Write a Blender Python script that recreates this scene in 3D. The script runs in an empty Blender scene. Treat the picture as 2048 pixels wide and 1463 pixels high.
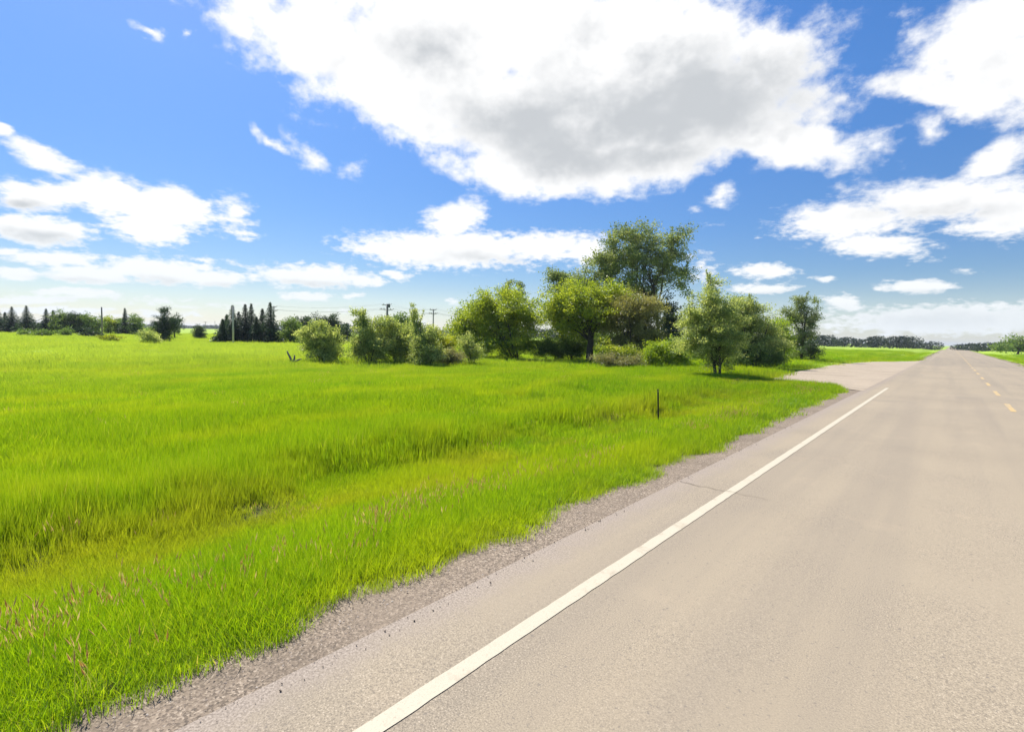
import bpy, math, random
import numpy as np
from mathutils import Vector, Matrix

# tuning values
SUN_E, SKY_E, EXPO = 4.8, 0.11, 0.87
SKY_SAT, SKY_HUE, SKY_VAL = 1.30, .508, .84
CL_W, CL_LO, CL_HI, CL_AMP = 5.4, .15, .60, 1.25
NG = (17000, 21000, 17000)
HAZE = 0.00014
DENOISE = True

CLOUDS = [
   (-62.13, 27.67, 9.38, 4.36, 178.2, 1.0),
   (-55.29, 25.12, 10.59, 5.27, 169.8, 1.0),
   (-44.87, 29.67, 22.55, 5.08, -177.1, 1.1),
   (-42.53, 23.05, 15.32, 6.45, 162.7, 1.1),
   (-29.26, 26.75, 18.26, 7.76, 175.1, 1.2),
   (-35.34, 19.44, 13.03, 4.48, 169.3, 1.1),
   (-20.57, 22.66, 13.19, 4.98, 168.2, 1.1),
   (-15.66, 25.26, 6.14, 3.66, 147.4, 1.0),
   (-24.79, 18.6, 11.94, 3.29, -175.0, 1.0),
   (-13.99, 18.89, 10.37, 2.48, 164.5, 1.0),
   (-41.83, 17.2, 7.05, 2.47, 165.9, 0.9),
   (-10.44, 22.42, 2.52, 1.5, 161.5, 0.7),
   (-50.57, 21.69, 5.02, 2.85, 162.7, 0.9),
   (-66.64, 28.23, 4.43, 1.95, 175.1, 0.8),
   (-30.63, 22.1, 15.94, 5.35, 173.1, 1.35),
   (-51.2, 27.61, 9.21, 4.11, 176.6, 1.3),
   (-36.91, 17.52, 6.54, 2.68, 167.2, 1.1),
   (-0.87, 2.15, 10.86, 1.79, -178.8, 0.95),
   (1.63, 21.79, 7.82, 3.78, 145.6, 1.1),
   (-1.31, 20.13, 5.97, 1.83, 156.7, 1.0),
   (2.59, 24.41, 7.25, 1.78, 160.4, 1.0),
   (-3.12, 17.55, 2.45, 1.62, 130.1, 0.75),
   (-1.47, 12.37, 7.29, 2.19, 173.3, 1.0),
   (-8.22, 11.26, 7.41, 2.0, 178.5, 0.85),
   (-5.8, 8.86, 4.93, 1.37, 169.0, 0.95),
   (2.12, 14.27, 3.07, 1.96, -156.9, 0.8),
   (2.63, 10.81, 3.43, 2.33, -179.7, 1.0),
   (2.11, 9.73, 4.09, 1.19, -176.9, 0.9),
   (-19.2, 14.24, 2.14, 1.33, 176.8, 0.75),
   (-21.82, 13.44, 1.48, 0.87, 174.0, 0.55),
   (-19.55, 11.62, 1.67, 0.49, -178.3, 0.5),
   (-66.69, 18.83, 2.37, 1.29, 161.8, 0.79),
   (-64.91, 18.17, 2.08, 0.96, 150.3, 0.74),
   (-62.37, 17.66, 3.04, 1.57, 148.1, 0.79),
   (-58.99, 16.71, 1.62, 1.45, -178.5, 0.62),
   (-74.71, 24.33, 1.78, 0.65, 159.3, 0.7),
   (-71.45, 24.34, 0.5, 0.32, -155.6, 0.5),
   (-47.68, 9.06, 11.98, 2.38, -179.4, 1.05),
   (-47.19, 12.21, 3.82, 2.57, -159.1, 0.85),
   (-37.78, 9.88, 7.17, 1.85, -179.2, 0.9),
   (-53.57, 8.76, 5.79, 1.35, -176.5, 0.9),
   (-32.84, 9.39, 3.8, 2.11, 179.3, 0.8),
   (-74.55, 10.5, 4.46, 2.22, 176.3, 1.1),
   (-78.83, 11.07, 4.25, 1.91, 165.7, 1.05),
   (-75.69, 8.82, 3.64, 1.98, 177.9, 1.0),
   (-82.98, 10.5, 3.3, 1.54, -172.5, 1.0),
   (-82.61, 13.43, 2.3, 0.95, 168.1, 0.85),
   (-84.9, 14.51, 0.91, 0.63, -161.9, 0.9),
   (-69.13, 10.8, 2.57, 2.13, 172.2, 0.79),
   (-68.28, 9.27, 2.33, 0.96, 170.4, 0.7),
   (-84.17, 9.69, 1.99, 1.16, -179.2, 0.9),
   (-82.75, 7.6, 3.79, 1.39, -175.4, 1.05),
   (-84.79, 7.67, 1.76, 1.29, -157.3, 0.9),
   (-82.19, 5.47, 4.32, 0.9, -178.4, 0.9),
   (-85.13, 5.7, 1.4, 0.47, -178.7, 0.8),
   (-74.63, 4.94, 6.07, 1.36, 179.2, 1.0),
   (-79.97, 4.33, 4.3, 1.06, -178.2, 0.95),
   (-70.65, 4.66, 3.74, 1.04, -178.8, 0.95),
   (-84.6, 4.01, 2.0, 0.71, 179.4, 0.85),
   (-71.86, 6.34, 3.63, 0.56, -179.1, 0.65),
   (-62.13, 5.5, 7.2, 1.42, -178.4, 1.0),
   (-56.66, 5.45, 3.07, 0.95, 178.1, 0.8),
   (-63.08, 6.84, 1.19, 0.35, -175.3, 0.7),
   (-53.28, 6.15, 2.0, 0.64, 174.9, 0.85),
   (-62.37, 3.49, 3.6, 0.67, -179.2, 0.85),
   (-57.67, 3.82, 1.63, 0.47, -177.2, 0.8),
   (-80.66, 2.71, 4.88, 0.63, -178.5, 0.8),
   (-83.78, 1.88, 3.56, 0.6, -176.2, 0.8),
   (-75.79, 2.37, 5.94, 0.68, -179.0, 0.7),
   (-70.26, 2.2, 6.32, 0.67, -177.1, 0.7),
   (-47.31, 3.52, 1.54, 0.66, 177.0, 0.75),
   (-82.59, 1.14, 6.17, 0.58, -177.1, 0.8),
   (-74.68, 1.15, 7.66, 0.64, -177.5, 0.75),
   (-58.68, 2.1, 3.02, 0.53, -177.8, 0.6),
   (-61.15, 0.81, 6.85, 0.52, -178.2, 0.6),
   (-51.36, 1.37, 4.84, 1.09, -178.3, 0.5),
   (-14.69, 6.93, 3.81, 1.07, 177.8, 0.85),
   (-14.61, 5.16, 3.59, 0.69, 178.9, 0.85),
   (-9.53, 6.13, 1.42, 0.42, 177.4, 0.75),
   (-2.73, 5.11, 3.46, 0.78, 177.5, 0.9),
   (-20.3, 6.92, 3.55, 2.2, 146.4, 0.6),
   (0.18, 6.31, 1.27, 0.41, 175.6, 0.5),
   (-7.81, 3.76, 2.36, 1.02, 178.3, 0.8),
   (-3.62, 2.37, 9.26, 1.24, 177.4, 0.62),
   (1.32, 2.77, 5.54, 1.32, 179.1, 0.6),
   (-7.7, 1.67, 4.71, 0.93, -179.5, 0.72),
   (-0.16, 1.1, 5.81, 0.68, -179.2, 0.6),
   (-11.4, 2.12, 5.94, 0.97, -179.7, 0.55),
   (-39.28, 3.9, 2.22, 0.66, -178.7, 0.5),
   (-45.9, 1.52, 4.42, 0.88, -178.5, 0.5),
]
SHADE = [
   (-24.48, 22.6, 21.38, 4.81, -179.9, 0.95),
   (-38.11, 20.85, 13.49, 3.75, 163.6, 0.85),
   (-15.98, 23.12, 8.62, 2.95, -175.9, 0.85),
   (-29.97, 18.85, 17.0, 2.81, 173.4, 0.75),
   (-49.08, 27.19, 7.86, 2.89, 178.1, 0.55),
   (-46.41, 26.76, 4.29, 2.07, -175.9, 0.45),
   (-31.99, 29.3, 3.18, 2.33, -8.8, 0.4),
   (-59.27, 24.99, 2.22, 1.21, -168.0, 0.25),
   (-21.43, 20.59, 10.75, 1.97, 174.4, 0.6),
   (0.36, 23.16, 3.92, 1.88, 157.4, 0.22),
   (1.45, 20.14, 3.42, 1.16, 162.7, 0.25),
   (-2.41, 11.48, 6.85, 1.38, 172.5, 0.45),
   (-82.76, 7.12, 3.15, 0.73, 177.9, 0.95),
   (-83.89, 9.44, 2.33, 0.62, -175.4, 0.8),
   (-44.37, 8.22, 6.06, 0.86, 177.0, 0.5),
   (-49.83, 7.79, 4.32, 0.74, -177.3, 0.45),
   (-75.02, 3.96, 3.01, 0.64, 178.5, 0.9),
   (-69.82, 4.05, 2.97, 0.43, -176.1, 0.8),
   (-61.16, 4.69, 5.83, 0.46, 179.0, 0.75),
   (-80.96, 3.74, 4.17, 0.38, 179.8, 0.75),
   (-14.59, 4.77, 3.14, 0.34, 179.2, 0.7),
   (-2.02, 4.65, 2.71, 0.3, 178.0, 0.7),
   (-79.34, 2.16, 4.73, 0.3, -179.0, 0.7),
   (-63.08, 3.0, 3.33, 0.25, -177.3, 0.7),
   (1.26, 3.8, 2.77, 0.41, 178.3, 0.3),
   (-0.87, 2.15, 10.87, 1.71, 179.9, 0.75),
]

sc = bpy.context.scene
COL = sc.collection
rng = np.random.default_rng(7)

# ------------------------------------------------------------------ camera
CAM_H, FPX, CX, CY = 2.2, 1024.0, 1024.0, 731.5
PITCH, ROLL, YAW = math.radians(3.45), math.radians(1.38), math.radians(40.553)
# world: +Y runs along the road, -X is the field on the left of the road, camera at the origin
_f = np.array([-math.sin(YAW) * math.cos(PITCH), math.cos(YAW) * math.cos(PITCH), -math.sin(PITCH)])
_r0 = np.array([math.cos(YAW), math.sin(YAW), 0.0])
_u0 = np.cross(_r0, _f)
_r = _r0 * math.cos(ROLL) + _u0 * math.sin(ROLL)
_u = -_r0 * math.sin(ROLL) + _u0 * math.cos(ROLL)
CAM = np.array([0, 0, CAM_H])
cam_d = bpy.data.cameras.new('camera'); cam = bpy.data.objects.new('camera', cam_d); COL.objects.link(cam)
cam.matrix_world = Matrix(((_r[0], _u[0], -_f[0], 0), (_r[1], _u[1], -_f[1], 0), (_r[2], _u[2], -_f[2], CAM_H), (0, 0, 0, 1)))
cam_d.sensor_width = 36; cam_d.lens = 18.0; cam_d.clip_start = .05; cam_d.clip_end = 20000
sc.camera = cam

def at(px, py, w):                       # survey point: picture position + depth in metres -> world point
    return CAM + w * (_f + _r * ((px - CX) / FPX) + _u * ((CY - py) / FPX))
def foot(px, py, z=0.0):                 # where the sight line meets the ground
    d = _f + _r * ((px - CX) / FPX) + _u * ((CY - py) / FPX)
    return CAM + d * ((z - CAM_H) / d[2])
def depth(p): return float((np.array(p) - CAM) @ _f)

# ------------------------------------------------------------------ light
SUN_EL = math.radians(54.0)
_sd = -0.60 * _r0 + 0.80 * np.array([-math.sin(YAW), math.cos(YAW), 0]); _sd /= np.linalg.norm(_sd)
SUN = np.array([_sd[0] * math.cos(SUN_EL), _sd[1] * math.cos(SUN_EL), math.sin(SUN_EL)])
sl = bpy.data.lights.new('sun', 'SUN'); sl.energy = SUN_E; sl.angle = math.radians(0.5); sl.color = (1.0, .95, .87)
so = bpy.data.objects.new('sun', sl); COL.objects.link(so)
so.rotation_euler = Vector(SUN).to_track_quat('Z', 'Y').to_euler(); so.location = (-40, 60, 80)

class G:                                  # small node graph helper
    def __init__(s, tree): s.t = tree; s.n = tree.nodes; s.l = tree.links
    def node(s, typ, **kw):
        n = s.n.new(typ)
        for k, v in kw.items(): setattr(n, k, v)
        return n
    def put(s, sock, v):
        if isinstance(v, bpy.types.NodeSocket): s.l.new(v, sock)
        else: sock.default_value = v
    def math(s, op, a, b=0.0, c=0.0, clamp=False):
        n = s.node('ShaderNodeMath', operation=op, use_clamp=clamp)
        s.put(n.inputs[0], a); s.put(n.inputs[1], b); s.put(n.inputs[2], c); return n.outputs[0]
    def noise(s, vec, scale, detail=3.0, rough=.5, lac=2.0, col=False, dist=0.0):
        n = s.node('ShaderNodeTexNoise'); s.put(n.inputs['Vector'], vec); n.inputs['Scale'].default_value = scale
        n.inputs['Detail'].default_value = detail; n.inputs['Roughness'].default_value = rough; n.inputs['Lacunarity'].default_value = lac
        n.inputs['Distortion'].default_value = dist
        return n.outputs['Color' if col else 'Fac']
    def step(s, v, lo, hi, a=0.0, b=1.0):
        n = s.node('ShaderNodeMapRange', interpolation_type='SMOOTHSTEP'); s.put(n.inputs[0], v)
        for i, q in enumerate((lo, hi, a, b)): s.put(n.inputs[i + 1], q)
        return n.outputs[0]
    def mix(s, f, a, b, typ='MIX'):
        n = s.node('ShaderNodeMix', data_type='RGBA', blend_type=typ); s.put(n.inputs[0], f)
        for k, v in ((6, a), (7, b)):
            if not isinstance(v, bpy.types.NodeSocket): v = (*v, 1.0) if len(v) == 3 else v
            s.put(n.inputs[k], v)
        return n.outputs[2]
    def ramp(s, f, stops):
        n = s.node('ShaderNodeValToRGB'); s.put(n.inputs[0], f); e = n.color_ramp.elements
        while len(e) < len(stops): e.new(.5)
        for q, (p, c) in zip(e, stops): q.position = p; q.color = (*c, 1)
        return n.outputs[0]
    def vec(s, op, a, b=None):
        n = s.node('ShaderNodeVectorMath', operation=op); s.put(n.inputs[0], a)
        if b is not None: s.put(n.inputs[1], b)
        return n.outputs['Value' if op in ('LENGTH', 'DOT_PRODUCT') else 'Vector']

# ------------------------------------------------------------------ sky: Nishita blue with cumulus clouds, all by direction
world = bpy.data.worlds.new('World'); sc.world = world; world.use_nodes = True
world.cycles.sampling_method = 'MANUAL'; world.cycles.sample_map_resolution = 512
g = G(world.node_tree); g.n.clear()
out = g.node('ShaderNodeOutputWorld'); bg = g.node('ShaderNodeBackground'); g.l.new(bg.outputs[0], out.inputs[0])
bg.inputs[1].default_value = SKY_E
sky = g.node('ShaderNodeTexSky', sky_type='NISHITA', sun_disc=False)
sky.sun_elevation = SUN_EL; sky.sun_rotation = math.atan2(SUN[0], SUN[1]); sky.altitude = 300; sky.air_density = 1.0; sky.dust_density = .4; sky.ozone_density = 2.5
hs = g.node('ShaderNodeHueSaturation'); hs.inputs['Saturation'].default_value = SKY_SAT; hs.inputs['Hue'].default_value = SKY_HUE; hs.inputs['Value'].default_value = SKY_VAL
g.l.new(sky.outputs[0], hs.inputs['Color'])
tc = g.node('ShaderNodeTexCoord').outputs['Generated']
sx = g.node('ShaderNodeSeparateXYZ'); g.l.new(tc, sx.inputs[0])
az = g.math('MULTIPLY', g.math('ARCTAN2', sx.outputs[0], sx.outputs[1]), 57.29578)
el = g.math('MULTIPLY', g.math('ARCSINE', sx.outputs[2]), 57.29578)
den = g.math('ADD', g.math('MAXIMUM', sx.outputs[2], 0.0), .06)
cmb = g.node('ShaderNodeCombineXYZ'); g.put(cmb.inputs[0], g.math('DIVIDE', sx.outputs[0], den)); g.put(cmb.inputs[1], g.math('DIVIDE', sx.outputs[1], den))
plane = cmb.outputs[0]                    # position on a flat cloud deck
ael = g.node('ShaderNodeCombineXYZ'); g.put(ael.inputs[0], az); g.put(ael.inputs[1], el); ael = ael.outputs[0]
# ragged outlines: the deck position warps the az/el position, less towards the horizon
w1 = g.vec('SUBTRACT', g.noise(g.vec('MULTIPLY', tc, (1, 1, 1.5)), 6.0, 6.0, .58, col=True), (.5, .5, .5))
wamp = g.step(el, 1.0, 26.0, .45, 9.0)
ws = g.node('ShaderNodeVectorMath', operation='SCALE'); g.put(ws.inputs[0], w1); g.put(ws.inputs['Scale'], wamp)
wv = g.vec('MULTIPLY', ws.outputs[0], (1.0, .75, 0.0))
pos = g.vec('ADD', ael, wv)
def blobs(lst, vec, smooth):
    acc = None
    for i, (a, e, ra, re, rot, wt) in enumerate(lst):
        if i % 15 == 14:                  # chain the blobs in runs so that the shader stack stays small
            n = g.node('ShaderNodeVectorMath', operation='MULTIPLY_ADD'); g.put(n.inputs[0], acc); g.put(n.inputs[1], (1e-7, 1e-7, 0)); g.put(n.inputs[2], vec); vec = n.outputs[0]
        m = g.node('ShaderNodeMapping', vector_type='TEXTURE'); g.put(m.inputs['Vector'], vec)
        m.inputs['Location'].default_value = (a, e, 0); m.inputs['Rotation'].default_value = (0, 0, math.radians(rot)); m.inputs['Scale'].default_value = (ra, re, 1)
        r = g.vec('LENGTH', m.outputs[0])
        if lst is CLOUDS and wt < .8: wt = .33 + (wt - .5) * .9       # thin wisps
        v = g.math('MULTIPLY_ADD', r, -wt * .8, wt)          # wt at the centre, .2 wt at the rim
        acc = v if acc is None else g.math('SMOOTH_MAX', acc, v, smooth)
    return acc
dens = blobs(CLOUDS, pos, .08)
lowf = g.step(el, 6.0, 20.0)
hi_n = g.noise(g.vec('MULTIPLY', tc, (1, 1, 1.35)), 17.0, 8.0, .60); lo_n = g.noise(g.vec('MULTIPLY', tc, (1, 1, 2.4)), 46.0, 7.0, .60)
fine = g.math('ADD', g.math('MULTIPLY', hi_n, lowf), g.math('MULTIPLY', lo_n, g.math('SUBTRACT', 1.0, lowf)))
sunw = g.vec('ADD', g.vec('MULTIPLY', tc, (1, 1, 1.35)), tuple(.022 * v for v in SUN))
relief = g.math('SUBTRACT', g.noise(sunw, 17.0, 5.0, .55), g.noise(g.vec('MULTIPLY', tc, (1, 1, 1.35)), 17.0, 5.0, .55))   # billows turned from the sun
dens = g.math('ADD', dens, g.math('MULTIPLY', g.math('MULTIPLY', g.math('SUBTRACT', fine, .5), CL_AMP), g.step(dens, .45, 1.0, 1.0, .25)))
cover = g.step(dens, CL_LO, CL_HI)
veil = g.math('MULTIPLY', g.step(el, 0.0, 7.0, 1.0, 0.0), .34)    # milky air low over the horizon
cover = g.math('MAXIMUM', cover, veil)
shade = blobs(SHADE, g.vec('ADD', pos, (0, 0, 0)), .12)
soft = g.noise(tc, 9.0, 4.0, .5)
shade = g.math('ADD', shade, g.math('MULTIPLY', g.math('SUBTRACT', soft, .5), .6))
thick = g.step(dens, CL_LO, CL_LO + .75)
shade = g.math('MULTIPLY', g.step(g.math('ADD', shade, g.math('MULTIPLY', relief, .7)), -.04, .72), thick)
cc = g.mix(shade, tuple(v * CL_W for v in (1.0, 1.0, 1.0)), tuple(v * CL_W for v in (.56, .585, .615)))
cc = g.mix(g.math('MULTIPLY', g.step(el, 1.0, 12.0, 1.0, 0.0), .7), cc, tuple(v * CL_W for v in (.80, .86, .90)))
air = g.ramp(g.math('DIVIDE', el, 40.0), [(0.0, (.62, .60, .62)), (.12, (.56, .58, .62)), (.30, (.66, .70, .74)), (.60, (.92, .93, .92)), (1.0, (1, 1, 1))])
skyc = g.mix(1.0, hs.outputs['Color'], air, 'MULTIPLY')
g.l.new(g.mix(cover, skyc, cc), bg.inputs[0])

# ------------------------------------------------------------------ materials
def material(name, rough=.8):
    m = bpy.data.materials.new(name); m.use_nodes = True; q = G(m.node_tree); q.n.clear()
    o = q.node('ShaderNodeOutputMaterial'); b = q.node('ShaderNodeBsdfPrincipled'); q.l.new(b.outputs[0], o.inputs[0])
    b.inputs['Roughness'].default_value = rough; b.inputs['Specular IOR Level'].default_value = .2
    return m, q, b, o
def position(q): return q.node('ShaderNodeNewGeometry').outputs['Position']
def bump(q, b, h, strength, dist):
    n = q.node('ShaderNodeBump'); n.inputs['Strength'].default_value = strength; n.inputs['Distance'].default_value = dist
    q.put(n.inputs['Height'], h); q.l.new(n.outputs[0], b.inputs['Normal'])

def leafy(q, o, color, trans=.5, tcol=(1.0, 1.0, .55), gloss=.06):
    d = q.node('ShaderNodeBsdfDiffuse'); t = q.node('ShaderNodeBsdfTranslucent'); q.put(d.inputs[0], color)
    q.put(t.inputs[0], q.mix(1.0, color, tcol, 'MULTIPLY'))
    m = q.node('ShaderNodeMixShader'); m.inputs[0].default_value = trans; q.l.new(d.outputs[0], m.inputs[1]); q.l.new(t.outputs[0], m.inputs[2])
    gl = q.node('ShaderNodeBsdfGlossy'); gl.inputs['Roughness'].default_value = .45
    m2 = q.node('ShaderNodeMixShader'); m2.inputs[0].default_value = gloss; q.l.new(m.outputs[0], m2.inputs[1]); q.l.new(gl.outputs[0], m2.inputs[2])
    q.l.new(m2.outputs[0], o.inputs[0])
def leaf_mat(name, stops, trans=.45, gloss=.05):
    m, q, b, o = material(name); q.n.remove(b)
    a = q.node('ShaderNodeAttribute', attribute_name='tint')
    leafy(q, o, q.ramp(a.outputs['Fac'], stops), min(.62, trans + .1), gloss=gloss); return m
M = {}
M['willow'] = leaf_mat('willow_leaf', [(0, (0.132, 0.208, 0.022)), (.5, (0.360, 0.436, 0.036)), (1, (0.650, 0.666, 0.064))], .5)
M['poplar'] = leaf_mat('poplar_leaf', [(0, (0.134, 0.201, 0.068)), (.5, (0.402, 0.472, 0.147)), (1, (0.850, 0.849, 0.362))], .42, .03)
M['lime'] = leaf_mat('lime_leaf', [(0, (0.155, 0.248, 0.018)), (.5, (0.328, 0.446, 0.030)), (1, (0.517, 0.611, 0.045))], .5)
M['lilac'] = leaf_mat('lilac_leaf', [(0, (0.115, 0.149, 0.037)), (.5, (0.310, 0.282, 0.105)), (1, (0.529, 0.494, 0.160))], .42)
M['cottonwood'] = leaf_mat('cottonwood_leaf', [(0, (0.093, 0.136, 0.054)), (.5, (0.225, 0.286, 0.108)), (1, (0.528, 0.544, 0.237))], .35, .03)
M['grove'] = leaf_mat('grove_leaf', [(0, (0.076, 0.128, 0.030)), (.5, (0.166, 0.257, 0.056)), (1, (0.305, 0.397, 0.084))], .4)
M['dark'] = leaf_mat('dark_leaf', [(0, (0.027, 0.053, 0.024)), (.5, (0.053, 0.090, 0.038)), (1, (0.105, 0.150, 0.060))], .3)
M['spruce'] = leaf_mat('spruce_needles', [(0, (0.021, 0.041, 0.023)), (.5, (0.038, 0.073, 0.037)), (1, (0.075, 0.127, 0.054))], .2)
M['weed'] = leaf_mat('weed_leaf', [(0, (0.12, 0.16, 0.045)), (.5, (0.28, 0.27, 0.11)), (1, (0.46, 0.40, 0.22))], .4)
M['far'] = leaf_mat('far_leaf', [(0, (0.019, 0.034, 0.024)), (.5, (0.034, 0.054, 0.038)), (1, (0.060, 0.084, 0.054))], .2)
M['yellow'] = leaf_mat('yellow_leaf', [(0, (0.140, 0.182, 0.014)), (.5, (0.336, 0.378, 0.021)), (1, (0.560, 0.532, 0.028))], .5)

m, q, b, o = material('bark', .9); P = q.node('ShaderNodeTexCoord').outputs['Object']
q.l.new(q.mix(q.noise(P, 9.0, 4.0), (.03, .024, .018), (.12, .10, .08)), b.inputs[0]); bump(q, b, q.noise(P, 25.0, 4.0), .6, .03); M['bark'] = m
m, q, b, o = material('grey_bark', .9); P = q.node('ShaderNodeTexCoord').outputs['Object']
q.l.new(q.mix(q.noise(P, 9.0, 4.0), (.10, .085, .07), (.30, .26, .22)), b.inputs[0]); M['grey_bark'] = m
m, q, b, o = material('pole_wood', .85); P = q.node('ShaderNodeTexCoord').outputs['Object']
mp = q.node('ShaderNodeMapping'); q.put(mp.inputs[0], P); mp.inputs['Scale'].default_value = (14, 14, .8)
q.l.new(q.mix(q.noise(mp.outputs[0], 2.0, 4.0), (.17, .14, .115), (.36, .32, .28)), b.inputs[0]); M['pole'] = m
m, q, b, o = material('pale_pole_wood', .85); P = q.node('ShaderNodeTexCoord').outputs['Object']
q.l.new(q.mix(q.noise(P, 6.0, 4.0), (.36, .33, .29), (.52, .49, .44)), b.inputs[0]); M['pale'] = m
m, q, b, o = material('dark_steel', .5); b.inputs['Metallic'].default_value = .6; q.put(b.inputs[0], (.09, .10, .10, 1)); M['steel'] = m
m, q, b, o = material('green_post_paint', .5); P = q.node('ShaderNodeTexCoord').outputs['Object']
q.l.new(q.mix(q.step(q.noise(P, 40.0, 3.0), .5, .7), (.025, .04, .025), (.09, .05, .03)), b.inputs[0]); M['post'] = m
m, q, b, o = material('post_tip_paint', .5); q.put(b.inputs[0], (.25, .26, .10, 1)); M['tip'] = m
m, q, b, o = material('porcelain', .3); q.put(b.inputs[0], (.25, .22, .2, 1)); M['porcelain'] = m

# asphalt: sun-bleached tan-grey chip seal
m, q, b, o = material('asphalt', .85); P = position(q)
base = q.mix(q.noise(P, .16, 4.0, .6), (.268, .222, .156), (.326, .271, .192))
mp = q.node('ShaderNodeMapping'); q.put(mp.inputs[0], P); mp.inputs['Scale'].default_value = (1.1, .035, 1)
base = q.mix(q.step(q.noise(mp.outputs[0], 1.0, 5.0, .6), .40, .68, 0, .55), base, (.225, .190, .145))     # wheel tracks worn along the road
base = q.mix(q.step(q.noise(P, .9, 6.0, .65), .55, .75, 0, .35), base, (.36, .29, .20))
base = q.mix(q.step(q.noise(P, .28, 5.0, .6, dist=.6), .54, .72, 0, .45), base, (.20, .172, .135))
sy = q.node('ShaderNodeSeparateXYZ'); q.l.new(P, sy.inputs[0])             # darker band across the road past the approach
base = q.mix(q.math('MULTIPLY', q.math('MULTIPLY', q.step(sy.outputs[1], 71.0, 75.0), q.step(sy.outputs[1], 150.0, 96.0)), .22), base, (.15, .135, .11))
sp = q.noise(P, 95.0, 2.0, .7)
rg = q.step(q.noise(P, .35, 3.0, .5), .40, .62, .35, 1.0)                 # aggregate shows more where the binder has worn off
base = q.mix(q.math('MULTIPLY', q.step(sp, .36, .52, .60, 0), rg), base, (.10, .085, .07))
base = q.mix(q.math('MULTIPLY', q.step(sp, .58, .70, 0, .6), rg), base, (.54, .46, .35))
base = q.mix(q.step(q.noise(P, 31.0, 3.0, .6), .62, .72, 0, .6), base, (.13, .115, .10))
sx = q.node('ShaderNodeSeparateXYZ'); q.l.new(P, sx.inputs[0])          # loose grit washed in from the shoulder
grit = q.step(q.math('ADD', sx.outputs[0], q.math('MULTIPLY', q.math('SUBTRACT', q.noise(P, 3.0, 6.0, .7), .5), .60)), -2.62, -3.12)
base = q.mix(q.math('MULTIPLY', grit, .85), base, q.ramp(q.noise(P, 60.0, 3.0, .75), [(.3, (.09, .075, .065)), (.5, (.26, .215, .175)), (.7, (.42, .36, .30))]))
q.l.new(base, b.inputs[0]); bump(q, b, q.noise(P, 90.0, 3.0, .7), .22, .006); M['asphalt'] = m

def gravel_mat(name, dark, mid, light, big=0.0):
    m, q, b, o = material(name, .95); P = position(q)
    v = q.node('ShaderNodeTexVoronoi'); q.put(v.inputs['Vector'], P); v.inputs['Scale'].default_value = 75.0
    sp = q.node('ShaderNodeSeparateColor'); q.l.new(v.outputs['Color'], sp.inputs[0])
    c = q.ramp(sp.outputs[0], [(0, dark), (.28, tuple(.6 * x for x in mid)), (.5, mid), (.8, tuple(1.12 * x for x in mid)), (1, light)])
    c = q.mix(q.step(q.noise(P, .7, 5.0, .6), .35, .7, 0, .5), c, mid)
    c = q.mix(q.step(q.noise(P, 14.0, 4.0, .7), .60, .72, 0, .8), c, dark)
    mp = q.node('ShaderNodeMapping'); q.put(mp.inputs[0], P); mp.inputs['Rotation'].default_value = (0, 0, .5); mp.inputs['Scale'].default_value = (.25, .9, 1)
    c = q.mix(q.step(q.noise(mp.outputs[0], 1.0, 5.0, .6, dist=.5), .48, .64, 0, .5), c, tuple(.62 * x for x in mid))      # wheel-packed darker tracks
    q.l.new(c, b.inputs[0]); bump(q, b, v.outputs['Distance'], .5, .008); return m
M['gravel'] = gravel_mat('gravel_shoulder', (.075, .062, .05), (.22, .174, .128), (.40, .33, .25))
M['apron'] = gravel_mat('gravel_apron', (.23, .19, .14), (.36, .297, .222), (.46, .385, .29))

# ground under and beyond the standing grass
m, q, b, o = material('field_ground', .95); P = position(q)
dn = q.vec('LENGTH', P)
far_c = q.mix(q.step(q.noise(P, .045, 5.0, .6), .38, .62), (.25, .38, .03), (.36, .48, .05))
far_c = q.mix(q.step(q.noise(P, .016, 4.0, .6), .5, .66, 0, .8), far_c, (.42, .48, .07))
far_c = q.mix(q.step(q.noise(P, .55, 5.0, .7), .42, .62, .55, 0), far_c, (.12, .21, .018))
near_c = q.mix(q.step(q.noise(P, 3.0, 4.0, .6), .4, .6), (.055, .07, .015), (.12, .105, .04))
q.l.new(q.mix(q.step(dn, 8.0, 55.0), near_c, far_c), b.inputs[0])
bump(q, b, q.noise(P, 2.2, 6.0, .75), .8, .35); M['ground'] = m

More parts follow.
